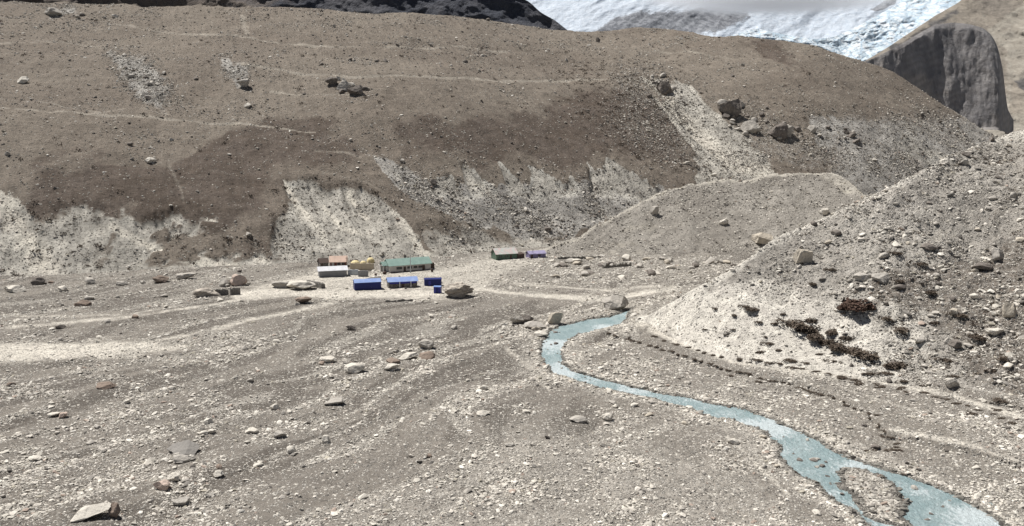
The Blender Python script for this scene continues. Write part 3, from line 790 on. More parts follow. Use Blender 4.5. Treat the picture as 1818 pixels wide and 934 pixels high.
NAMED = [
 (783,841,503,531,'banded','large tan boulder with slanting bands right of the small blue cabin',1,dict(rough=.20, cuts=1, sink=.15)),
 (1070,1119,525,553,'grey','big grey boulder on the stream bank where the stream first shows',2,dict(depth=.9)),
 (523,552,528,541,'rust','dark brown wedge boulder alone on the track left of the blue sheds',3,{}),
 (406,436,487,509,'pink','pinkish boulder standing behind the ruined stone walls',4,{}),
 (384,408,494,511,'grey','jagged grey boulder leaning against the pinkish boulder',5,dict(cuts=16)),
 (339,385,512,529,'banded','low brown lumpy boulder at the left end of the ruined walls',6,{}),
 (478,520,499,513,'grey','grey slanted boulder left of the broad pale one near the white roofed shed',7,{}),
 (505,556,499,517,'pale','broad pale dome boulder below the white roofed shed',8,{}),
 (52,79,492,507,'dark','dark boulder at the foot of the scree near the left edge',9,{}),
 (268,297,490,504,'rust','brown blocky boulder at the slope foot, left of the pinkish boulder',10,dict(cuts=16)),
 (308,341,486,498,'grey','grey split boulder just behind the brown blocky one',11,{}),
 (2,36,507,521,'pale','pale boulder touching the left edge of the valley floor',12,{}),
 (98,118,508,520,'pale','small pale pointed boulder on the flat at far left',13,{}),
 (128,156,533,545,'rust','low brown boulder on the gravel below the left scree',14,{}),
 (147,167,495,506,'grey','grey boulder beside the scree foot, second from the left edge',15,{}),
 (203,222,500,508,'grey','small grey flat boulder below the left scree',16,{}),
 (612,630,578,588,'dark','small dark rock alone on the gravel below the blue sheds',17,{}),
 (1412,1444,436,470,'tan','tall tan boulder near the crest of the right moraine',18,dict(depth=.7)),
 (1784,1812,530,566,'tan','yellowish rounded boulder on the moraine at the right edge',19,dict(cuts=6)),
 (1762,1790,436,466,'grey','grey blocky boulder high on the moraine at the right edge',20,{}),
 (1730,1768,466,484,'dark','dark slab boulder just under the grey block on the moraine',21,{}),
 (1550,1585,484,505,'grey','grey tilted slab above the reddish bush on the moraine',22,{}),
 (1518,1548,484,502,'grey','rounded grey boulder left of the tilted slab on the moraine',23,dict(cuts=8)),
 (1640,1672,430,448,'dark','dark boulder in the upper middle of the moraine',24,{}),
 (1755,1790,588,600,'pale','pale flat boulder low on the moraine at the right edge',25,{}),
 (1680,1700,598,614,'grey','grey boulder low on the moraine above the track',26,{}),
 (1682,1706,674,692,'grey','grey boulder beside the white track at lower right',27,{}),
 (1340,1376,418,436,'tan','tan boulder at the foot of the middle spur next to the moraine',28,dict(only=('spur','floor'))),
 (1155,1170,368,384,'grey','round grey boulder on the middle spur near its crest',29,dict(only=('spur',),cuts=7)),
 (1277,1293,390,402,'pale','pale boulder on the face of the middle spur',30,dict(only=('spur',),cuts=8)),
 (1456,1474,372,384,'pale','pale block on the crest of the moraine against the spur',31,{}),
 (1168,1198,148,172,'dark','dark crag at the head of the long pale scree chute',32,dict(only=('hill',))),
 (1278,1316,180,210,'dark','dark square crag right of the long scree chute',33,dict(only=('hill',),cuts=18)),
 (1318,1352,216,240,'grey','grey rounded outcrop below the dark square crag',34,dict(only=('hill',),cuts=7)),
 (1370,1400,222,250,'dark','dark split outcrop right of the grey rounded outcrop',35,dict(only=('hill',))),
 (1392,1410,226,246,'grey','upright grey outcrop beside the dark split outcrop',36,dict(only=('hill',))),
 (74,104,16,31,'grey','grey boulder near the hill crest at far left',37,dict(only=('hill',))),
 (420,440,142,158,'grey','grey rock at the bottom of the rock band left of centre on the hill',38,dict(only=('hill',))),
 (598,622,146,164,'grey','grey block in the small outcrop high on the hill',39,dict(only=('hill',))),
 (616,644,154,172,'dark','dark block at the right end of the small outcrop high on the hill',40,dict(only=('hill',))),
 (576,600,140,154,'dark','dark slab at the left end of the small outcrop high on the hill',41,dict(only=('hill',))),
 (28,48,138,150,'pale','white tilted rock on the hill at far left',42,dict(only=('hill',))),
 (432,446,184,193,'pale','pale rock sitting just above the long hill trail',43,dict(only=('hill',))),
 (252,272,282,292,'pale','pale rock on the dark turf above the left scree',44,dict(only=('hill',))),
 (1058,1066,68,76,'dark','small dark rock just under the crest of the hill, right of centre',45,dict(only=('hill',))),
 (122,190,900,926,'pale','long pale slab boulder in the left foreground',46,dict(cuts=26, depth=.5, rz=0.3)),
 (190,212,894,922,'rust','brown crumbly rock at the right end of the long pale slab',47,dict(depth=.9)),
 (286,346,800,812,'silt','broad flat grey slab sunk in the gravel at lower left',48,dict(depth=.8, sink=.4)),
 (302,345,812,824,'grey','thin grey slab just below the broad sunken slab',49,dict(depth=.6)),
 (292,316,843,858,'pale','white block at the top of the reddish rubble in the left foreground',50,{}),
 (375,396,838,850,'pale','white pointed block right of the reddish rubble',51,{}),
 (268,300,853,872,'pink','reddish rock in the rubble of the left foreground',52,{}),
 (300,332,888,900,'grey','tilted grey slab in the left foreground',53,{}),
 (45,72,811,821,'pale','pale flat stone near the left edge of the foreground',54,{}),
 (566,596,634,646,'pale','pale flat slab at the left of the central rubble patch',55,{}),
 (608,648,646,664,'pale','pale lumpy slab in the middle of the central rubble patch',56,{}),
 (680,708,648,660,'pale','pale block left of the reddish rock in the central rubble patch',57,{}),
 (706,742,628,640,'pale','pale flat slab at the top of the central rubble patch',58,{}),
 (742,772,626,640,'rust','reddish brown rock at the right of the central rubble patch',59,{}),
 (742,770,604,622,'grey','small pile-like grey rock above the reddish brown rock',60,{}),
 (683,710,638,648,'rust','rusty rock in the middle of the central rubble patch',61,{}),
 (575,610,710,722,'grey','dark edged grey slab below the central rubble patch',62,{}),
 (478,496,718,730,'pale','round pale stone below the left of the central rubble patch',63,{}),
 (360,378,744,754,'pale','pale rounded stone left of the flow ridges',64,{}),
 (570,586,774,788,'pale','pale pointed stone on the dark flow ridge',65,{}),
 (430,458,762,772,'pale','pale pair-like slab on the left gravel',66,{}),
 (484,508,768,780,'grey','grey oval stone on the left gravel',67,{}),
 (165,200,680,692,'rust','rust coloured flat rock on the left gravel',68,{}),
 (80,104,733,742,'pale','pale stone on the gravel near the left edge',69,{}),
 (100,118,734,744,'pink','reddish stone touching a pale one near the left edge',70,{}),
 (1439,1461,815,827,'grey','dark topped rock standing in the middle of the stream',71,dict(only=('floor',))),
 (925,948,560,574,'dark','dark rock at the left of the boulder cluster by the stream bend',72,{}),
 (905,932,562,577,'grey','grey rock at the far left of the boulder cluster by the stream bend',73,{}),
 (943,962,580,588,'tan','tan rock low in the boulder cluster by the stream bend',74,{}),
 (972,1000,555,578,'tan','tan slab boulder leaning above the stream bend',75,{}),
 (930,970,572,586,'grey','wide grey rock in the middle of the boulder cluster by the stream bend',76,{}),
 (945,975,588,600,'pale','pale rounded rock at the outer edge of the stream bend',77,{}),
 (1068,1090,735,749,'pale','pale round boulder on the gravel left of the stream',78,dict(cuts=7)),
 (1010,1045,740,752,'grey','grey slab on the gravel left of the stream',79,{}),
 (800,812,578,586,'grey','small grey rock near the stone scatter below the big banded boulder',80,{}),
 (845,870,733,740,'pale','pale slab on the flow ridge left of the stream',81,{}),
 (1080,1130,640+10,662,'grey','',-1,{}),
]
for it in NAMED:
    pl, pr, top, base, mk, lab, seed, kw = it
    if seed < 0: continue
    put_boulder(pl, pr, top, base, mk, lab, 1000 + seed, **kw)

# ------------------------------------------------------------------ scattered stones
TINTS = np.array([[.54,.50,.44],[.46,.43,.375],[.62,.585,.52],[.33,.305,.27],[.20,.185,.165],[.115,.103,.092],[.33,.265,.22],[.36,.33,.27]])
s = NT('loose_stone')
co = s.coord(); n1 = s.noise(co, 1.6, 5, 0.7)
at = s.n('ShaderNodeAttribute', attribute_name='tint')
gm = s.math('MULTIPLY_ADD', n1, 0.8, 0.6)
vm = s.n('ShaderNodeVectorMath', operation='SCALE'); s.put(vm.inputs[0], at.outputs['Color']); s.put(vm.inputs['Scale'], gm)
stone_m = s.done(vm.outputs[0], s.bump(n1, 0.12, 0.7), 0.92, 0.15)

def sample_grid(X, Y, Z, P_, Rw_, dens, n):
    """random points on a grid sheet; dens per vertex -> probability by world area"""
    A = np.stack([X, Y, Z], -1)
    e1 = A[1:, :-1] - A[:-1, :-1]; e2 = A[:-1, 1:] - A[:-1, :-1]
    ar = np.linalg.norm(np.cross(e1, e2), axis=-1)
    w = (ar * dens[:-1, :-1]).ravel(); w = w / w.sum()
    idx = rng.choice(w.size, size=n, p=w)
    i, j = np.unravel_index(idx, ar.shape)
    a, b = rng.random(n), rng.random(n)
    def bl(Q):
        a_, b_ = (a, b) if Q.ndim == 2 else (a[:, None], b[:, None])
        return (Q[i, j] * (1 - a_) + Q[i + 1, j] * a_) * (1 - b_) + (Q[i, j + 1] * (1 - a_) + Q[i + 1, j + 1] * a_) * b_
    return bl(A), bl(P_), bl(Rw_)

def stones_mesh(name, pts, size, tints, protos, flat=1.0):
    n = len(pts)
    Vs, Fs, Ts = [], [], []
    off = 0
    which = rng.integers(0, len(protos), n)
    for k, (V, F) in enumerate(protos):
        m = which == k; c = m.sum()
        if c == 0: continue
        ang = rng.random(c) * 2 * np.pi; ca, sa = np.cos(ang), np.sin(ang)
        tl = rng.normal(0, 0.25, c)
        s3 = size[m][:, None] * np.stack([rng.uniform(.75, 1.35, c), rng.uniform(.7, 1.1, c), rng.uniform(.6, 1.15, c) * flat], -1) * 0.5
        W = V[None, :, :] * s3[:, None, :]
        x = W[..., 0]; z = W[..., 2]
        x, z = x * np.cos(tl)[:, None] - z * np.sin(tl)[:, None], x * np.sin(tl)[:, None] + z * np.cos(tl)[:, None]
        y = W[..., 1]
        W = np.stack([x * ca[:, None] - y * sa[:, None], x * sa[:, None] + y * ca[:, None], z], -1)
        W = W + pts[m][:, None, :]; W[..., 2] += (s3[:, 2] * 0.12)[:, None]
        Vs.append(W.reshape(-1, 3))
        Fs.append((F[None] + (np.arange(c) * len(V))[:, None, None] + off).reshape(-1, 3))
        Ts.append(np.repeat(tints[m], len(V), 0))
        off += c * len(V)
    V = np.concatenate(Vs); F = np.concatenate(Fs); T = np.concatenate(Ts)
    me = mesh_np(name, V, F, smooth=False)
    a = me.color_attributes.new('tint', 'FLOAT_COLOR', 'POINT')
    a.data.foreach_set('color', np.concatenate([T, np.ones((len(T), 1))], -1).astype(np.float32).ravel())
    return me
P1 = [rock_shape(1, 500 + i, 7, 0.62) for i in range(14)]
P2 = [rock_shape(2, 540 + i, 10, 0.62, 0.05) for i in range(10)]
def pareto(n, lo, hi, a=2.3):
    u = rng.random(n)
    return lo * (1 - u * (1 - (lo / hi) ** a)) ** (-1 / a)
def tints(n, w):
    w = np.array(w, float); w /= w.sum()
    t = TINTS[rng.choice(len(TINTS), n, p=w)]
    return t * rng.uniform(.85, 1.15, (n, 1))

# floor stones: sampled only where the picture can see them plus a margin
vis = ((PX > -90) & (PX < 1910) & (PY < 1040) & (PY > 452)).astype(float)
clump = fbm(FX, FY, 9, 4, 801); clump2 = fbm(FX, FY, 30, 3, 802)
dens = vis * np.clip(0.12 + 1.9 * sstep(0.0, 0.7, clump) + 0.6 * clump2 + 1.2 * sstep(0.05, 0.5, flow2), 0.03, 4)
dens *= (1 - 0.85 * sstep(.3, .7, mpath)) * (0.5 + 1.5 * mgrav) * (1 - 0.75 * sstep(.45, .8, mdark))
wbank = np.exp(-((RSD - 1.0) / 1.8) ** 2)
dens = dens + vis * wbank * 3.0
dens *= np.where(RSD < -0.6, 0.0, 1.0)
isd = sdf(FX, FY, isleW); dens = np.where((isd < 0.2) & (RSD > -0.3), 7.0, dens)
leftpiles = vis * 2.5 * soft(sdf(PX, PY, [(560,620),(780,600),(780,700),(560,700)]), 20) * sstep(0, .6, fbm(FX, FY, 5, 3, 805))
leftp2 = vis * 2.0 * soft(sdf(PX, PY, [(-50,650),(400,640),(520,700),(420,934),(-50,1000)]), 30) * sstep(-.1, .5, fbm(FX, FY, 6, 3, 806))
farrub = vis * 1.5 * soft(sdf(PX, PY, [(960,455),(1340,458),(1290,500),(1150,500),(960,495)]), 12) * sstep(-.2, .5, fbm(FX, FY, 8, 3, 807))
dens = dens + leftpiles + leftp2 + farrub
# near ones matter most: weight by 1/Y so that distant pixels are not swamped
dens_s = dens * (150.0 / FY) ** 1.2
pts, ppx, ppy = sample_grid(FX, FY, FZ, PX, PY, dens_s, 210000)
sz = pareto(210000, 0.25, 1.7, 2.35) * (pts[:, 1] / 170.0) ** 0.35
tn = tints(210000, [6, 6, 5, 4, 2, .8, .5, 1])
prs = river_sd(pts[:, 0], pts[:, 1]); pis = sdf(pts[:, 0], pts[:, 1], isleW)
tn = tn * (1 - 0.62 * sstep(0.7, 0.0, prs + 0.25 + rng.normal(0, .25, len(prs))))[:, None] * np.where(pis < .5, 0.78, 1.0)[:, None]     # wet stones are darker
me = stones_mesh('gravel_stones', pts, sz, tn, P1, 0.85)
tag(link('scattered_stones', me, stone_m), 'countless pale grey stones strewn over the valley floor', 'stones', kind='stuff')
# stones rooted in moraine
mvis = ((MPX > 1128) & (MPX < 2050)).astype(float) * (MRW < 800)
md = mvis * (0.18 + 1.6 * mrough) * np.clip(0.4 + 1.5 * sstep(-.2, .7, fbm(MX, MY, 7, 4, 811)), 0, 3) * (1 - .45 * mw) * np.where(np.arange(MX.shape[0])[:, None] > 225, 0, 1)
pts, _, _ = sample_grid(MX, MY, MZ, MPX, MRW, md, 32000)
me = stones_mesh('moraine_stones', pts, pareto(32000, 0.28, 2.4, 2.25), tints(32000, [5, 5, 4, 5, 4, 3, .6, 2]), P1)
tag(link('moraine_rubble', me, stone_m), 'loose grey rubble covering the right moraine slope', 'rubble', kind='stuff')
# hillside stones
hvis = ((HPX > -200) & (HPX < 1850)).astype(float) * np.where(np.arange(HX.shape[0])[:, None] > 254, 0, 1)
cl = sstep(0.0, .8, fbm(HX, HY, 22, 4, 821))
hd = hvis * (0.28 + 1.3 * cl) * (0.45 + 1.0 * scree + 2.6 * greym) * (1 - .4 * dark)
hd += hvis * 1.5 * soft(sdf(HPX, HRW, [(1100,120),(1180,130),(1240,300),(1180,300),(1080,220)]), 20)
hd += hvis * 1.2 * soft(sdf(HPX, HRW, [(190,95),(270,110),(300,150),(340,190),(230,160)]), 16)
hd += hvis * 1.2 * soft(sdf(HPX, HRW, [(1290,180),(1420,230),(1540,280),(1480,300),(1340,250)]), 20)
pts, _, _ = sample_grid(HX, HY, HZ, HPX, HRW, hd, 140000)
me = stones_mesh('hill_stones', pts, pareto(140000, 0.45, 2.6, 2.6) * (pts[:, 1] / 450) ** .4, tints(140000, [3.5, 3.5, 2, 5, 5, 6, 1, 2]), P1)
tag(link('scree_rubble', me, stone_m), 'small rocks and rubble dotted over the brown hillside', 'rubble', kind='stuff')
spd = ((SPX > 930) & (SPX < 1700)).astype(float) * np.where(np.arange(SX.shape[0])[:, None] > 114, 0, 1) * (0.3 + sstep(0, .7, fbm(SX, SY, 10, 3, 831)))
pts, _, _ = sample_grid(SX, SY, SZ, SPX, SRW, spd, 14000)
me = stones_mesh('spur_stones', pts, pareto(14000, 0.4, 1.8, 2.4), tints(14000, [4, 4, 3, 4, 4, 4, .5, 1]), P1)
tag(link('spur_rubble', me, stone_m), 'stones sprinkled over the low middle spur', 'rubble', kind='stuff')

# ---- individually placed loose boulders (shared meshes)
lib = {}
for mk in ('pale', 'grey', 'dark', 'tan', 'rust'):
    for i in range(4):
        V, F = boulder_mesh(2000 + i * 7, 0.7, 11, 0.04, sub=3)
        me = mesh_np('boulder_%s' % mk, V, F, smooth=False); me.materials.append(RM[mk]); lib[mk, i] = me
def free_boulders(n, grid, dens, smin, smax, mix, label, group, flat=(.45, .75), name='boulder', zfix=None):
    p, _, _ = sample_grid(*grid, dens, n)
    sizes = pareto(n, smin, smax, 1.9)
    w = np.array([m[1] for m in mix], float); w /= w.sum()
    for i in range(n):
        mk = mix[rng.choice(len(mix), p=w)][0]
        o = bpy.data.objects.new(name, lib[mk, int(rng.integers(0, 4))])
        COL.objects.link(o)
        s_ = sizes[i]; h_ = s_ * rng.uniform(*flat)
        if zfix is not None: p[i, 2] = zfix
        o.scale = (s_ * rng.uniform(.85, 1.3), s_ * rng.uniform(.7, 1), h_)
        o.location = (p[i, 0], p[i, 1], p[i, 2] + h_ * 0.22)
        o.rotation_euler = (rng.normal(0, .15), rng.normal(0, .15), rng.random() * 6.28)
        tag(o, label, 'rock' if name == 'rock' else 'boulder', group)
fg = (FX, FY, FZ, PX, PY)
inF = ((PX > 0) & (PX < 1818)).astype(float)
free_boulders(38, fg, inF * soft(sdf(PX, PY, [(0,600),(560,600),(560,934),(0,934)]), 5) * (RSD > 2) * (dens > .4), 1.0, 2.0, [('pale', 5), ('grey', 3), ('rust', .5)],
              'medium pale stone lying loose on the gravel in the left foreground', 'loose stones on the left foreground gravel')
free_boulders(26, fg, inF * soft(sdf(PX, PY, [(560,560),(900,560),(940,700),(900,934),(560,934)]), 5) * (RSD > 3) * (dens > .3), 1.0, 2.0, [('pale', 5), ('grey', 3), ('rust', .6)],
              'medium stone lying loose on the gravel between the rubble patch and stream', 'loose stones on the middle gravel')
free_boulders(30, fg, inF * soft(sdf(PX, PY, [(880,540),(1000,560),(1100,690),(1360,740),(1500,934),(1350,900),(1000,720),(930,640)]), 5) * (RSD > 0.8) * (RSD < 9), .9, 2.1, [('pale', 4), ('grey', 4), ('tan', 2)],
              'stone on the left bank right beside the turquoise stream', 'stones along the left bank of the stream')
free_boulders(24, fg, inF * soft(sdf(PX, PY, [(1040,585),(1818,800),(1818,934),(1780,900),(1400,745),(1020,650)]), 5) * (RSD > 0.6) * (RSD < 12), .8, 1.7, [('pale', 4), ('grey', 4), ('dark', 1.5)],
              'stone on the right bank beyond the turquoise stream', 'stones along the right bank of the stream')
free_boulders(38, fg, inF * soft(sdf(PX, PY, [(960,460),(1340,462),(1240,510),(960,500)]), 5) * (farrub > .3), 2.2, 5.5, [('pale', 3), ('grey', 4), ('dark', 2), ('tan', 1)],
              'boulder in the rubble field at the foot of the middle spur', 'boulders in the rubble field below the middle spur')
free_boulders(22, fg, inF * soft(sdf(PX, PY, [(0,492),(540,478),(540,560),(0,600)]), 5) * (mpath < .5), 1.3, 2.8, [('pale', 3), ('grey', 4), ('dark', 1.5), ('rust', 1)],
              'boulder on the flat at the foot of the left scree', 'boulders below the left scree')
free_boulders(16, fg, inF * soft(sdf(PX, PY, [(1380,770),(1800,900),(1800,934),(1500,934),(1390,810)]), 5) * (RSD < -1.6), .5, 1.5, [('dark', 3), ('grey', 2)],
              'wet dark rock standing in the lower stretch of the stream', 'wet rocks in the stream', name='rock', zfix=WLEV - 0.05)
free_boulders(12, fg, inF * soft(sdf(PX, PY, [(950,590),(1010,590),(1060,680),(1000,680)]), 5) * (RSD < -0.8), .5, 1.2, [('dark', 3), ('grey', 2)],
              'small wet rock in the rapids of the stream bend', 'wet rocks in the stream bend', name='rock', zfix=WLEV - 0.05)
mg = (MX, MY, MZ, MPX, MRW)
free_boulders(36, mg, ((MPX > 1350) & (MPX < 1818)) * (mrough > .4) * np.where(np.arange(MX.shape[0])[:, None] > 222, 0, 1.0), 1.3, 3.2, [('pale', 2), ('grey', 5), ('dark', 3), ('tan', 2)],
              'loose boulder among the rubble of the right moraine slope', 'boulders on the right moraine slope', (.5, .9))
hg = (HX, HY, HZ, HPX, HRW)
free_boulders(75, hg, ((HPX > 0) & (HPX < 1750)) * (cl > .3) * (greym + .25) * np.where(np.arange(HX.shape[0])[:, None] > 250, 0, 1.0), 2.0, 5.0, [('pale', 1.5), ('grey', 4), ('dark', 4)],
              'rock jutting from the brown turf of the big hillside', 'rocks on the big hillside', (.5, .9), name='rock')

hz1 = np.where(np.arange(HX.shape[0])[:, None] > 250, 0, 1.0)
for poly, n_, lo, hi, lb, gp in [([(1275,180),(1320,185),(1420,228),(1420,252),(1350,248),(1280,215)], 22, 3.0, 8.0, 'dark rock in the jumble of crags right of the scree chute', 'crags right of the scree chute'),
                     ([(572,140),(610,140),(648,158),(645,174),(600,164)], 12, 2.5, 5.5, 'dark rock in the small outcrop high on the left hill', 'rocks of the small outcrop'),
                     ([(1120,130),(1200,140),(1205,172),(1150,160)], 10, 2.5, 6.0, 'dark rock around the head of the long scree chute', 'rocks at the chute head'),
                     ([(200,100),(290,120),(300,170),(240,160)], 14, 2.0, 4.5, 'grey rock in the upper left boulder patch on the hill', 'rocks of the upper left boulder patch'),
                     ([(1430,205),(1520,225),(1520,262),(1440,260)], 14, 2.5, 6.0, 'grey rock in the ragged outcrop above the middle spur', 'rocks of the ragged outcrop')]:
    free_boulders(n_, hg, soft(sdf(HPX, HRW, poly), 3) * hz1 + 1e-9 * hz1, lo, hi, [('grey', 4), ('dark', 4)], lb, gp, (.5, .9), name='rock')
# ------------------------------------------------------------------ shrubs
s = NT('dwarf_shrub')
co = s.coord(); n1 = s.noise(co, 2.5, 4, 0.7); oi = s.n('ShaderNodeObjectInfo')
col = s.mix(s.ramp(n1, 0.35, 0.65), (0.080, 0.062, 0.049), (0.145, 0.118, 0.092))
shrub_m = s.done(col, None, 0.9, 0.1)
s = NT('reddish_shrub')
co = s.coord(); n1 = s.noise(co, 2.5, 4, 0.7)
redshrub_m = s.done(s.mix(s.ramp(n1, 0.35, 0.65), (0.070, 0.044, 0.034), (0.110, 0.075, 0.058)), None, 0.9, 0.1)
def shrub_mesh(name, seed, m, nl=900, h=0.45, leaf=0.055):
    r = np.random.default_rng(seed)
    lob = r.uniform(-.35, .35, (7, 2)); lr = r.uniform(.18, .34, 7)
    k = r.integers(0, 7, nl)
    th = r.random(nl) * 2 * np.pi; ph = np.arccos(r.uniform(0, 1, nl)); rr = r.uniform(.7, 1.1, nl)
    c = np.stack([lob[k, 0] + lr[k] * rr * np.sin(ph) * np.cos(th), lob[k, 1] + lr[k] * rr * np.sin(ph) * np.sin(th), h * lr[k] / .3 * rr * np.cos(ph)], -1)
    a = r.normal(size=(nl, 3)); a /= np.linalg.norm(a, axis=1)[:, None]
    b = np.cross(a, r.normal(size=(nl, 3))); b /= np.linalg.norm(b, axis=1)[:, None]
    L = leaf * r.uniform(.6, 1.5, nl)[:, None]
    V = np.stack([c - a * L, c + b * L * .6, c + a * L, c - b * L * .6], 1).reshape(-1, 3)
    F = np.arange(nl * 4).reshape(-1, 4)
    me = mesh_np(name, V, F, smooth=False); me.materials.append(m)
    return me
SH = [shrub_mesh('shrub', 60 + i, shrub_m) for i in range(4)]
RSH = shrub_mesh('red_shrub', 70, redshrub_m, 1500, 0.5, 0.05)
def put_shrub(px, py, w, h, label, group=None, me=None, only=None, rz=None):
    ht = hit(px, py, only)
    if ht is None: return
    p = ht[0]; sc = p.y / FPX
    o = bpy.data.objects.new('shrub', me or SH[random.randrange(4)]); COL.objects.link(o)
    W = w * sc
    o.scale = (W, max(h * sc * 2.2, W * .6), max(h * sc * 0.9, .35))
    o.location = p + Vector((0, 0, -0.05)); o.rotation_euler = (0, 0, rz if rz is not None else random.uniform(-.4, .4))
    tag(o, label, 'shrub', group)
put_shrub(1524, 545, 66, 34, 'large reddish brown bush in the middle of the moraine slope', me=RSH, rz=0)
put_shrub(1498, 548, 26, 14, 'small reddish bush at the left foot of the large reddish bush', me=RSH)
put_shrub(1594, 654, 56, 26, 'round dark bush at the foot of the moraine, right end of the bush band')
put_shrub(1598, 587, 30, 18, 'dark brown bush right of the bush band on the moraine')
put_shrub(1572, 566, 26, 14, 'dark bush between the large reddish bush and the bush band')
for i, (a, b, w, h) in enumerate([(1408,578,44,26),(1430,590,46,26),(1452,600,44,24),(1470,612,40,22),(1492,618,40,24),(1512,626,44,24),(1538,632,46,24),(1480,592,30,18),(1500,603,30,16),(1440,572,34,18)]):
    put_shrub(a, b, w, h, 'dark bush in the slanting bush band on the pale moraine', 'bushes of the slanting band on the moraine')
for (a, b, w, h) in [(1350,627,22,9),(1400,641,26,10),(1455,630,18,7),(1480,643,20,8),(1431,645,16,6),(1549,665,46,9),(1498,671,30,8),(1528,682,28,9),(1608,677,24,7),(1600,690,22,7),(1640,686,20,7),(1570,663,30,7),
                     (1780,712,50,12),(1722,735,26,8),(1770,728,18,6),(1560,688,18,6),(1690,668,24,8)]:
    put_shrub(a, b, w, h, 'low dark cushion shrub beside the white track at the moraine foot', 'cushion shrubs beside the white track')
for (a, b, w, h) in [(1340,550,36,12),(1323,545,20,9),(1345,572,16,7),(1372,575,12,6),(1392,558,14,7),(1365,610,26,8),(1305,560,14,7),(1270,548,12,6),(1250,585,12,5),(1385,622,18,6),(1360,598,10,5),(1300,585,12,5)]:
    put_shrub(a, b, w, h, 'small isolated shrub on the pale sandy nose of the moraine', 'small shrubs on the sandy nose of the moraine')
for (a, b) in [(1180,606),(1200,612),(1222,618),(1240,623),(1252,627),(1268,631),(1283,634),(1160,598),(1300,668),(1345,678),(1560,760),(1568,775),(1555,738),(1120,600),(1590,795)]:
    put_shrub(a, b, 14, 6, 'tiny dark tuft along the edge of the river terrace', 'tufts along the river terrace edge')
_r = random.Random(4)
def along(line, n_, label, group, w0=10, w1=22):
    L_ = resample(line, n_)
    for q in L_:
        put_shrub(float(q[0]) + _r.uniform(-5, 5), float(q[1]) + _r.uniform(-2, 2), _r.uniform(w0, w1), 6, label, group, only=('floor', 'moraine'))
along([(1085,594),(1130,607),(1180,622),(1260,647),(1330,666),(1400,683),(1470,702),(1520,727)], 34, 'tiny dark tuft on the front edge of the river terrace', 'tufts on the front edge of the terrace')
along([(1540,735),(1565,760),(1590,782),(1600,800),(1540,800)], 11, 'dark tuft where the river terrace ends above the wide stream', 'tufts at the terrace end')
along([(1320,636),(1400,650),(1480,666),(1560,684),(1640,700),(1720,722),(1800,750)], 24, 'dark tuft on the cut bank along the white track', 'tufts on the cut bank', 10, 26)
for (a, b, w, h) in [(1655,520,30,14),(1700,560,30,14),(1630,470,26,12),(1740,600,36,16),(1790,640,36,16),(1680,640,30,12),(1660,575,26,12),(1760,660,30,12),(1600,500,24,12),(1810,600,30,14),(1470,480,24,12),(1445,505,20,10),(1590,450,22,10)]:
    put_shrub(a, b, w, h, 'dark scrubby bush among the moraine rubble at the right', 'bushes among the moraine rubble')
# scrub: many small dark tufts on hillside (uncountable)
def tuft_field(name, P, sizes, m, label, nl=26):
    r = np.random.default_rng(5); n = len(P)
    c = r.normal(0, .35, (n, nl, 3)); c[..., 2] = np.abs(c[..., 2]) * .7
    c = c * sizes[:, None, None] + P[:, None, :]
    a = r.normal(size=(n, nl, 3)); a /= np.linalg.norm(a, axis=-1, keepdims=True)
    b = np.cross(a, r.normal(size=(n, nl, 3))); b /= np.linalg.norm(b, axis=-1, keepdims=True)
    L = .16 * sizes[:, None, None]
    V = np.stack([c - a * L, c + b * L * .7, c + a * L, c - b * L * .7], 2).reshape(-1, 3)
    me = mesh_np(name, V, np.arange(len(V)).reshape(-1, 4), smooth=False)
    return tag(link(name, me, m), label, 'scrub', kind='stuff')
td = hvis * ((s1m * 1.3 * sstep(-.3, .4, blot)) + soft(sdf(HPX, HRW, [(480,330),(560,330),(560,470),(480,470)]), 12) * .8 + .10 + .9 * soft(sdf(HPX, HRW, [(1000,120),(1200,130),(1240,300),(1060,300)]), 30) + s2m * .35 + .6 * soft(sdf(HPX, HRW, S['s5']), 10) + .45 * soft(sdf(HPX, HRW, S['s4']), 6))
pts, _, _ = sample_grid(HX, HY, HZ, HPX, HRW, td, 3600)
tuft_field('hillside_scrub', pts, pareto(3600, .7, 3.0, 2.2), shrub_m, 'small dark scrub tufts dotted over the hillside and scree')
mtd = mvis * (0.4 + mrough * .6) * sstep(-.1, .6, fbm(MX, MY, 8, 3, 841)) * np.where(np.arange(MX.shape[0])[:, None] > 222, 0, 1)
pts, _, _ = sample_grid(MX, MY, MZ, MPX, MRW, mtd, 1500)
tuft_field('moraine_scrub', pts, pareto(1500, .35, 1.4, 2.2), shrub_m, 'small dry tufts dotted over the right moraine')

# ------------------------------------------------------------------ buildings
def simple(name, c, rough=0.7, var=0.25, sc=1.2, spec=0.3, bumpd=0.02):
    s = NT(name); co = s.coord(); n1 = s.noise(co, sc, 5, 0.65)
    vm = s.n('ShaderNodeVectorMath', operation='SCALE'); s.put(vm.inputs[0], tuple(c)); s.put(vm.inputs['Scale'], s.math('MULTIPLY_ADD', n1, 2 * var, 1 - var))
    return s.done(vm.outputs[0], s.bump(n1, bumpd, 0.6), rough, spec)
def tin(name, c, axis=0, c2=None):
    s = NT(name); co = s.coord(); n1 = s.noise(co, 0.5, 5, 0.65)
    w = s.n('ShaderNodeTexWave', bands_direction='X' if axis == 0 else 'Y'); s.put(w.inputs[0], co); w.inputs['Scale'].default_value = 1.6
    col = s.mix(s.ramp(n1, 0.35, 0.65), c, c2 or tuple(x * 0.8 for x in c))
    return s.done(col, s.bump(w.outputs['Fac'], 0.06, 0.9), 0.5, 0.4)
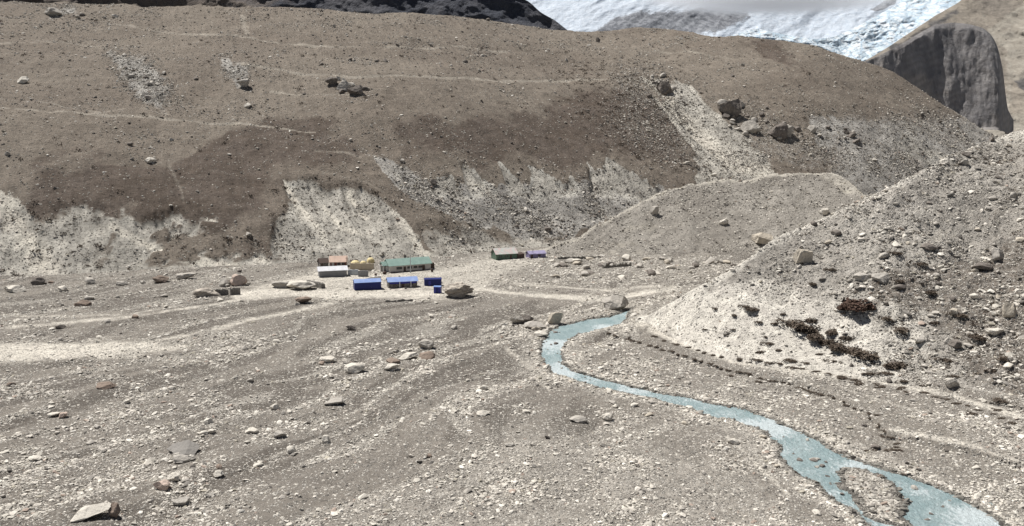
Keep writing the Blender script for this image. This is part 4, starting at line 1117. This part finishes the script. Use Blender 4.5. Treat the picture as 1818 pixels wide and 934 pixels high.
def masonry(name, a, b, j):
    s = NT(name); co = s.coord()
    v = s.vor(co, 2.2); e = s.vor(co, 2.2, 'DISTANCE_TO_EDGE')
    sep = s.n('ShaderNodeSeparateColor'); s.t.links.new(v.outputs['Color'], sep.inputs[0])
    col = s.mix(sep.outputs[0], a, b); col = s.mix(s.ramp(e.outputs['Distance'], 0.0, 0.09), j, col)
    return s.done(col, s.bump(s.ramp(e.outputs['Distance'], 0.0, 0.2), 0.12, 0.9), 0.92, 0.15)
B = dict(
    cream=simple('cream_plaster', (0.50, 0.47, 0.43), .85, .15), grey=simple('grey_plaster', (0.24, 0.24, 0.24), .85, .15),
    greentin=tin('green_tin', (0.12, 0.22, 0.185), 0, (0.16, 0.27, 0.225)), whitetin=tin('white_tin', (0.66, 0.66, 0.68)), orangetin=tin('orange_tin', (0.60, 0.42, 0.32)),
    pinktin=tin('faded_pink_tin', (0.50, 0.36, 0.34), 0, (0.40, 0.44, 0.40)), bluetin=tin('blue_tin', (0.15, 0.24, 0.50), 0, (0.22, 0.31, 0.54)), violettin=tin('violet_tin', (0.24, 0.21, 0.36)),
    navy=simple('navy_sheet', (0.010, 0.018, 0.12), .5, .3), greenw=simple('green_paint', (0.10, 0.15, 0.11), .7), stone=masonry('dry_stone', (0.30, 0.28, 0.25), (0.19, 0.175, 0.155), (0.06, 0.055, 0.05)),
    wood=simple('dark_wood', (0.075, 0.05, 0.04), .7), red=simple('red_frame', (0.14, 0.04, 0.03), .6), glass=simple('window_glass', (0.03, 0.035, 0.04), .15, .1, 1, .5), white=simple('white_paint', (0.72, 0.70, 0.66), .6, .1),
    yellow=simple('yellow_tent_cloth', (0.66, 0.55, 0.30), .7, .12), tanw=simple('tan_plaster', (0.52, 0.44, 0.32), .85, .2), metal=simple('pole_metal', (0.45, 0.47, 0.47), .4, .1, 1, .5), tarp=simple('pale_tarp', (0.55, 0.58, 0.60), .7, .15),
    plinth=simple('dark_plinth', (0.12, 0.085, 0.075), .8), navytarp=simple('blue_tarp', (0.03, 0.035, 0.24), .5, .25))
def bm_obj(name, bm, m, parent=None):
    bmesh.ops.recalc_face_normals(bm, faces=bm.faces[:])
    me = bpy.data.meshes.new(name); bm.to_mesh(me); bm.free(); me.materials.append(m)
    return link(name, me, None, parent)
def box(bm, x0, x1, y0, y1, z0, z1):
    vs = [bm.verts.new(p) for p in [(x0,y0,z0),(x1,y0,z0),(x1,y1,z0),(x0,y1,z0),(x0,y0,z1),(x1,y0,z1),(x1,y1,z1),(x0,y1,z1)]]
    for f in [(0,1,2,3),(4,5,6,7),(0,1,5,4),(1,2,6,5),(2,3,7,6),(3,0,4,7)]: bm.faces.new([vs[i] for i in f])
def one_box(name, m, parent, *a):
    bm = bmesh.new(); box(bm, *a)
    if min(a[1]-a[0], a[3]-a[2], a[5]-a[4]) > 0.04: bmesh.ops.bevel(bm, geom=bm.edges[:], offset=0.012, segments=1, affect='EDGES')
    return bm_obj(name, bm, m, parent)
def gable_wall(bm, L, W, hw, hr):
    pr = [(-W/2, -0.4), (W/2, -0.4), (W/2, hw), (0, hr), (-W/2, hw)]
    a = [bm.verts.new((-L/2, y, z)) for y, z in pr]; b = [bm.verts.new((L/2, y, z)) for y, z in pr]
    bm.faces.new(a); bm.faces.new(list(reversed(b)))
    for i in range(5):
        j = (i + 1) % 5; bm.faces.new([a[i], a[j], b[j], b[i]])
def gable_roof(bm, L, W, hw, hr, ov=0.45, th=0.09, lift=0.03):
    sl = (hr - hw) / (W / 2)
    for sg in (-1, 1):
        y0, z0 = sg * (W / 2 + ov), hw - sl * ov + lift; y1, z1 = 0.0, hr + lift
        pts = [(y0, z0), (y1, z1), (y1, z1 + th), (y0, z0 + th)]
        a = [bm.verts.new((-L/2 - ov, y, z)) for y, z in pts]; b = [bm.verts.new((L/2 + ov, y, z)) for y, z in pts]
        bm.faces.new(a); bm.faces.new(list(reversed(b)))
        for i in range(4):
            j = (i + 1) % 4; bm.faces.new([a[i], a[j], b[j], b[i]])
def window(root, x, z, w, h, yf_, frame='white'):
    """on the front (-y) wall at y = yf_"""
    bm = bmesh.new(); t = 0.09
    for bx in [(x-w/2, x+w/2, z, z+t), (x-w/2, x+w/2, z+h-t, z+h), (x-w/2, x-w/2+t, z+t, z+h-t), (x+w/2-t, x+w/2, z+t, z+h-t), (x-t/2, x+t/2, z+t, z+h-t)]:
        box(bm, bx[0], bx[1], yf_ - 0.07, yf_ + 0.02, bx[2], bx[3])
    f = bm_obj('window', bm, B[frame], root)
    one_box('pane', B['glass'], f, x-w/2+t, x+w/2-t, yf_-0.03, yf_+0.02, z+t, z+h-t)
    return f
def door(root, x, w, h, yf_, m='wood'):
    d = one_box('door', B[m], root, x-w/2, x+w/2, yf_-0.06, yf_+0.02, -0.05, h)
    one_box('handle', B['metal'], d, x+w/2-0.2, x+w/2-0.08, yf_-0.11, yf_-0.06, h*0.48, h*0.48+0.05)
    return d
def house(name, label, cat, A, Bp, W, hw, hr, wall, roof, wins=(), doors=(), frame='white', ov=0.4, group=None, plinth=None):
    """A, Bp = picture positions of the two lower front corners"""
    a = Vector(hit(*A, only=('floor',))[0]); b = Vector(hit(*Bp, only=('floor',))[0])
    d = (b - a).xy; L = d.length; rz = math.atan2(d.y, d.x)
    nrm = Vector((-math.sin(rz), math.cos(rz)))
    c = (a.xy + b.xy) / 2 + nrm * W / 2
    root = empty(name, (c.x, c.y, min(a.z, b.z)), rz, label, cat, group)
    bm = bmesh.new(); gable_wall(bm, L, W, hw, hr); bm_obj('wall', bm, B[wall], root)
    bm = bmesh.new(); gable_roof(bm, L, W, hw, hr, ov); bm_obj('roof', bm, B[roof], root)
    for (fx, z, w, h) in wins: window(root, fx * L, z, w, h, -W/2, frame)
    for (fx, w, h, m) in doors: door(root, fx * L, w, h, -W/2, m)
    if plinth: one_box('plinth', B[plinth], root, -L/2-.06, L/2+.06, -W/2-.06, W/2+.06, -0.5, 0.35)
    return root, L
# lodge with green roof
lodge, LL = house('lodge', 'long cream lodge with a green tin roof and a porch at its left end', 'building', (692,485), (765,478), 6.4, 2.9, 4.9, 'cream', 'greentin',
    wins=[(-.27,1.15,2.3,1.0),(-.02,1.2,2.0,.95),(.12,1.2,1.6,.95),(.24,1.2,1.6,.95)], doors=[(-.14,1.0,2.2,'wood'),(.32,1.1,2.2,'wood')], frame='wood', plinth='plinth', ov=.5)
# porch gable end of lodge (left)
bm = bmesh.new()
for bx in [(-LL/2-2.1,-LL/2-1.9,-1.7,-1.5),(-LL/2-2.1,-LL/2-1.9,1.5,1.7)]: box(bm, bx[0], bx[1], bx[2], bx[3], -.3, 2.7)
box(bm, -LL/2-2.15, -LL/2-1.85, -1.75, 1.75, 2.7, 2.85)
bm_obj('porch_frame', bm, B['white'], lodge)
bm = bmesh.new(); gable_roof(bm, 1.9, 3.6, 2.86, 4.1, 0.25); o = bm_obj('porch_roof', bm, B['greentin'], lodge); o.location = (-LL/2 - 1.2, 0, 0)
one_box('porch_door', B['white'], lodge, -LL/2-.07, -LL/2+.02, -.6, .6, 0, 2.2)
one_box('side_room', B['cream'], lodge, -LL/2-1.8, -LL/2+.5, 1.8, 5.4, -.4, 2.4)
rn = one_box('lean_to', B['wood'], lodge, LL/2+.02, LL/2+2.2, -1.6, 2.6, -.4, 2.5)
house('storehouse', 'grey walled shed with a white tin roof left of the blue sheds', 'building', (567,493), (616,491), 5.2, 2.6, 3.7, 'grey', 'whitetin', doors=[(.3,.9,1.9,'grey')], ov=.5)
house('cottage', 'low house with an orange tin roof behind the white roofed shed', 'building', (586,475), (615,474), 5, 2.3, 4.2, 'cream', 'orangetin', wins=[(.05,.9,1.3,1.0),(.32,.9,1.3,1.0)], doors=[(-.16,1.1,2.0,'red'),(-.44,.6,2.0,'red'),(.46,.5,2.0,'red')], frame='red', ov=.4)
house('hut', 'small dark stone hut at the left end of the orange roofed house', 'building', (569,476), (583,475), 3.4, 2.2, 3.6, 'stone', 'wood', doors=[(-.3,.8,1.7,'wood')])
house('blue_shed', 'long low shed of dark blue sheeting with a pale blue roof, leftmost blue one', 'shed', (630,516), (677,514), 4.2, 2.6, 3.5, 'navy', 'bluetin', doors=[(.1,.9,1.9,'navy')], ov=.12)
r5, L5 = house('stone_shed', 'stone walled shelter under a bright blue roof between two blue sheds', 'shed', (690,512), (741,510), 4.6, 2.3, 3.4, 'stone', 'bluetin', wins=[(-.28,1.0,1.1,.9),(.3,1.0,1.1,.9)], doors=[(.0,1.0,1.9,'wood')], frame='wood', ov=.35)
for k in (-.12, .27): one_box('post', B['white'], r5, k*L5-.12, k*L5+.12, -2.85, -2.6, -.2, 2.2)
bm = bmesh.new(); box(bm, -L5/2+.4, L5/2-.3, -2.42, -2.36, 1.5, 2.3); bm_obj('tarp', bm, B['navytarp'], r5)
house('tin_shed', 'plain dark blue metal shed right of the stone walled shelter', 'shed', (754,508), (784,508), 3.0, 2.4, 2.75, 'navy', 'navy', doors=[(-.2,.9,1.9,'navytarp')], ov=.1)
house('small_cabin', 'tiny blue toilet cabin beside the large banded boulder', 'cabin', (770,521), (782,521), 2.2, 2.1, 2.35, 'navytarp', 'bluetin', doors=[(0,.8,1.8,'navy')], ov=.1)
house('teahouse', 'green walled house with a faded pink roof at the far end of the camp', 'building', (881,462), (918,459), 6, 2.6, 4.6, 'greenw', 'pinktin', wins=[(-.3,.9,1.6,1.1),(0,.9,1.6,1.1)], doors=[(.2,.9,1.9,'wood')], frame='greenw', ov=.4)
house('annex_hut', 'low dark wooden annex at the right end of the pink roofed house', 'building', (919,459), (931,458), 4, 1.8, 2.3, 'wood', 'wood', doors=[(.0,.9,1.5,'wood')], ov=.15)
house('violet_hut', 'low hut with a violet tarpaulin roof, farthest right of the camp', 'building', (940,459), (969,457), 4.5, 1.9, 2.9, 'violettin', 'violettin', wins=[(.1,.8,1.2,.7)], doors=[(-.35,.9,1.6,'wood')], frame='wood', ov=.3)

# tents
def tent(px, py, w, h, label):
    p = Vector(hit(px, py, only=('floor',))[0]); sc = p.y / FPX; W = w * sc; H = h * sc
    root = empty('tent', p, random.uniform(-.3, .3), label, 'tent', None)
    bm = bmesh.new(); n = 10; ring = []
    for k in range(6):
        f = k / 5; rr = math.cos(f * math.pi / 2) ** 0.75 * W / 2; z = math.sin(f * math.pi / 2) * H
        ring.append([bm.verts.new((rr * math.cos(6.283 * i / n), rr * math.sin(6.283 * i / n), z)) for i in range(n)] if k < 5 else [bm.verts.new((0, 0, H))])
    for k in range(4):
        for i in range(n): bm.faces.new([ring[k][i], ring[k][(i+1) % n], ring[k+1][(i+1) % n], ring[k+1][i]])
    for i in range(n): bm.faces.new([ring[4][i], ring[4][(i+1) % n], ring[5][0]])
    bm_obj('canopy', bm, B['yellow'], root)
    bm = bmesh.new(); y = -W / 2 * .97
    v = [bm.verts.new(q) for q in [(-W*.16, y*.98, 0.02), (W*.16, y*.98, 0.02), (0, y*.86, H*.62), (-W*.16, y*.98-.08, 0.02), (W*.16, y*.98-.08, 0.02), (0, y*.86-.08, H*.62)]]
    for f in [(0,1,2),(3,4,5),(0,1,4,3),(1,2,5,4),(2,0,3,5)]: bm.faces.new([v[i] for i in f])
    bm_obj('door', bm, B['tanw'], root)
tent(631, 474, 20, 12, 'yellow dome tent between the orange roofed house and the lodge')
tent(658, 466, 15, 9, 'yellow tent behind the pale wall, nearest the green lodge')
tent(645, 469, 12, 6, 'small yellow tent between the two larger yellow tents')

# walls
def wall(A, Bp, h, th, m, label, name='stone_wall', cat='wall', seed=0, ragged=.15):
    a = Vector(hit(*A, only=('floor',))[0]); b = Vector(hit(*Bp, only=('floor',))[0])
    L = (b - a).length; rz = math.atan2(b.y - a.y, b.x - a.x); n = max(6, int(L / .5)); r = random.Random(seed)
    bm = bmesh.new(); prev = None
    for i in range(n + 1):
        x = L * i / n; hh = h * (1 + r.uniform(-ragged, ragged)); t1 = th / 2 * (1 + r.uniform(-.1, .1))
        q = [bm.verts.new(p) for p in [(x, -t1, -.4), (x, t1, -.4), (x, t1 * .8, hh), (x, -t1 * .8, hh)]]
        if prev:
            for k in range(4): bm.faces.new([prev[k], prev[(k+1) % 4], q[(k+1) % 4], q[k]])
        else: bm.faces.new(q)
        prev = q
    bm.faces.new(prev)
    o = bm_obj(name, bm, B[m], None); o.location = a; o.rotation_euler = (0, 0, rz)
    return tag(o, label, cat)
wall((383,524),(405,524), 1.9, .8, 'stone', 'ruined dry stone wall on the left of the gap, in front of the pinkish boulder', seed=1)
wall((409,524),(427,523), 2.2, .8, 'stone', 'ruined dry stone wall on the right of the gap, below the pinkish boulder', seed=2)
wall((618,488),(636,488), 2.0, .6, 'tarp', 'pale low wall joining the white roofed shed', seed=3, ragged=.05)
wall((636,491),(654,491), 2.2, .6, 'grey', 'short grey wall behind the leftmost blue shed', seed=4, ragged=.04)
wall((622,479),(664,480), 2.6, .5, 'tanw', 'sand coloured wall between orange roofed house and lodge', seed=5, ragged=.04)
wall((548,506),(574,512), 1.6, 1.6, 'stone', 'dark dry stone wall below the white roofed shed', seed=6)
wall((684,536),(738,534), .5, .7, 'stone', 'low line of stones on the track below the blue roofed shelter', seed=7, ragged=.5)
wall((1070,476),(1120,472), 1.2, 1.0, 'stone', 'broken stone bank in the rubble field below the spur', seed=8, ragged=.5)
wall((990,460),(1070,457), .9, .7, 'stone', 'thin low stone wall right of the violet roofed hut', seed=9, ragged=.3)
wall((653,500),(676,497), 1.4, .5, 'white', 'white canvas covered wall behind the leftmost blue shed', seed=10, ragged=.1)
# poles
def pole(px, py, top, label, name='pole', r0=.09, arm=False):
    p = Vector(hit(px, py, only=('floor',))[0]); H = (py - top) * p.y / FPX
    root = empty(name, p, 0, label, 'pole')
    bm = bmesh.new(); bmesh.ops.create_cone(bm, cap_ends=True, segments=10, radius1=r0, radius2=r0 * .6, depth=H + .4, matrix=Matrix.Translation((0, 0, H / 2 - .2)))
    bm_obj('shaft', bm, B['metal'] if not arm else B['wood'], root)
    if arm: one_box('crossarm', B['wood'], root, -.6, .6, -.05, .05, H * .86, H * .86 + .1)
    else: one_box('cap', B['metal'], root, -.14, .14, -.14, .14, H, H + .12)
pole(729, 485, 452, 'tall pale metal pole standing in front of the green roofed lodge', r0=.2)
pole(792, 475, 455, 'thin dark wooden pole with crossarm right of the green lodge', arm=True)
pole(616, 478, 455, 'dark wooden pole at the right end of the orange roof', arm=True, r0=.12)
pole(946, 458, 441, 'thin wooden pole beside the violet roofed hut', arm=True, r0=.08)
# barrels and sacks beside the lodge
def lump(px, py, w, h, m, label, name, cat):
    p = Vector(hit(px, py, only=('floor',))[0]); sc = p.y / FPX
    V, F = boulder_mesh(3000 + int(px), .8, 5, .04, 3)
    V = V * np.array([w * sc, w * sc * .8, h * sc * 1.15]); V[:, 2] += h * sc * .5
    o = link(name, mesh_np(name, V, F, smooth=True), B[m]); o.location = p
    tag(o, label, cat)
lump(683, 487, 7, 5, 'wood', 'dark heap of fuel in front of the lodge porch', 'fuel_heap', 'heap')
lump(667, 489, 5, 4, 'plinth', 'small brown heap left of the dark fuel heap', 'fuel_heap', 'heap')
lump(767, 483, 5, 6, 'wood', 'dark sack standing at the lodge right corner', 'sack', 'sack')

# ------------------------------------------------------------------ cloud at the top
s = NT('cloud_vapour')
s.t.nodes.remove(s.b)
vol = s.n('ShaderNodeVolumePrincipled'); out = s.t.nodes['Material Output']
co = s.coord(); nz = s.noise(co, 0.0035, 4, 0.6)
ln = s.n('ShaderNodeVectorMath', operation='LENGTH'); gen = s.n('ShaderNodeTexCoord'); mp = s.n('ShaderNodeMapping'); mp.inputs['Location'].default_value = (-1, -1, -1); mp.inputs['Scale'].default_value = (2, 2, 2)
s.t.links.new(gen.outputs['Generated'], mp.inputs[0]); s.t.links.new(mp.outputs[0], ln.inputs[0])
fall = s.ramp(ln.outputs['Value'], 1.0, 0.35)
dn = s.math('MULTIPLY', s.math('MULTIPLY', fall, s.ramp(nz, 0.30, 0.55)), 0.032)
s.t.links.new(dn, vol.inputs['Density']); vol.inputs['Color'].default_value = (0.90, 0.91, 0.93, 1); vol.inputs['Anisotropy'].default_value = 0.1
s.t.links.new(vol.outputs[0], out.inputs['Volume'])
bm = bmesh.new(); bmesh.ops.create_icosphere(bm, subdivisions=3, radius=1)
cl_o = bm_obj('cloud', bm, s.m)
Yc = 3250.0
cl_o.location = (float(XatY(1370, -8, Yc)), Yc, float(CAMZ + tanE(-8) * Yc)); cl_o.scale = (560, 190, 78)
tag(cl_o, 'soft white cloud hiding the top of the snow mountain', 'cloud', kind='stuff')
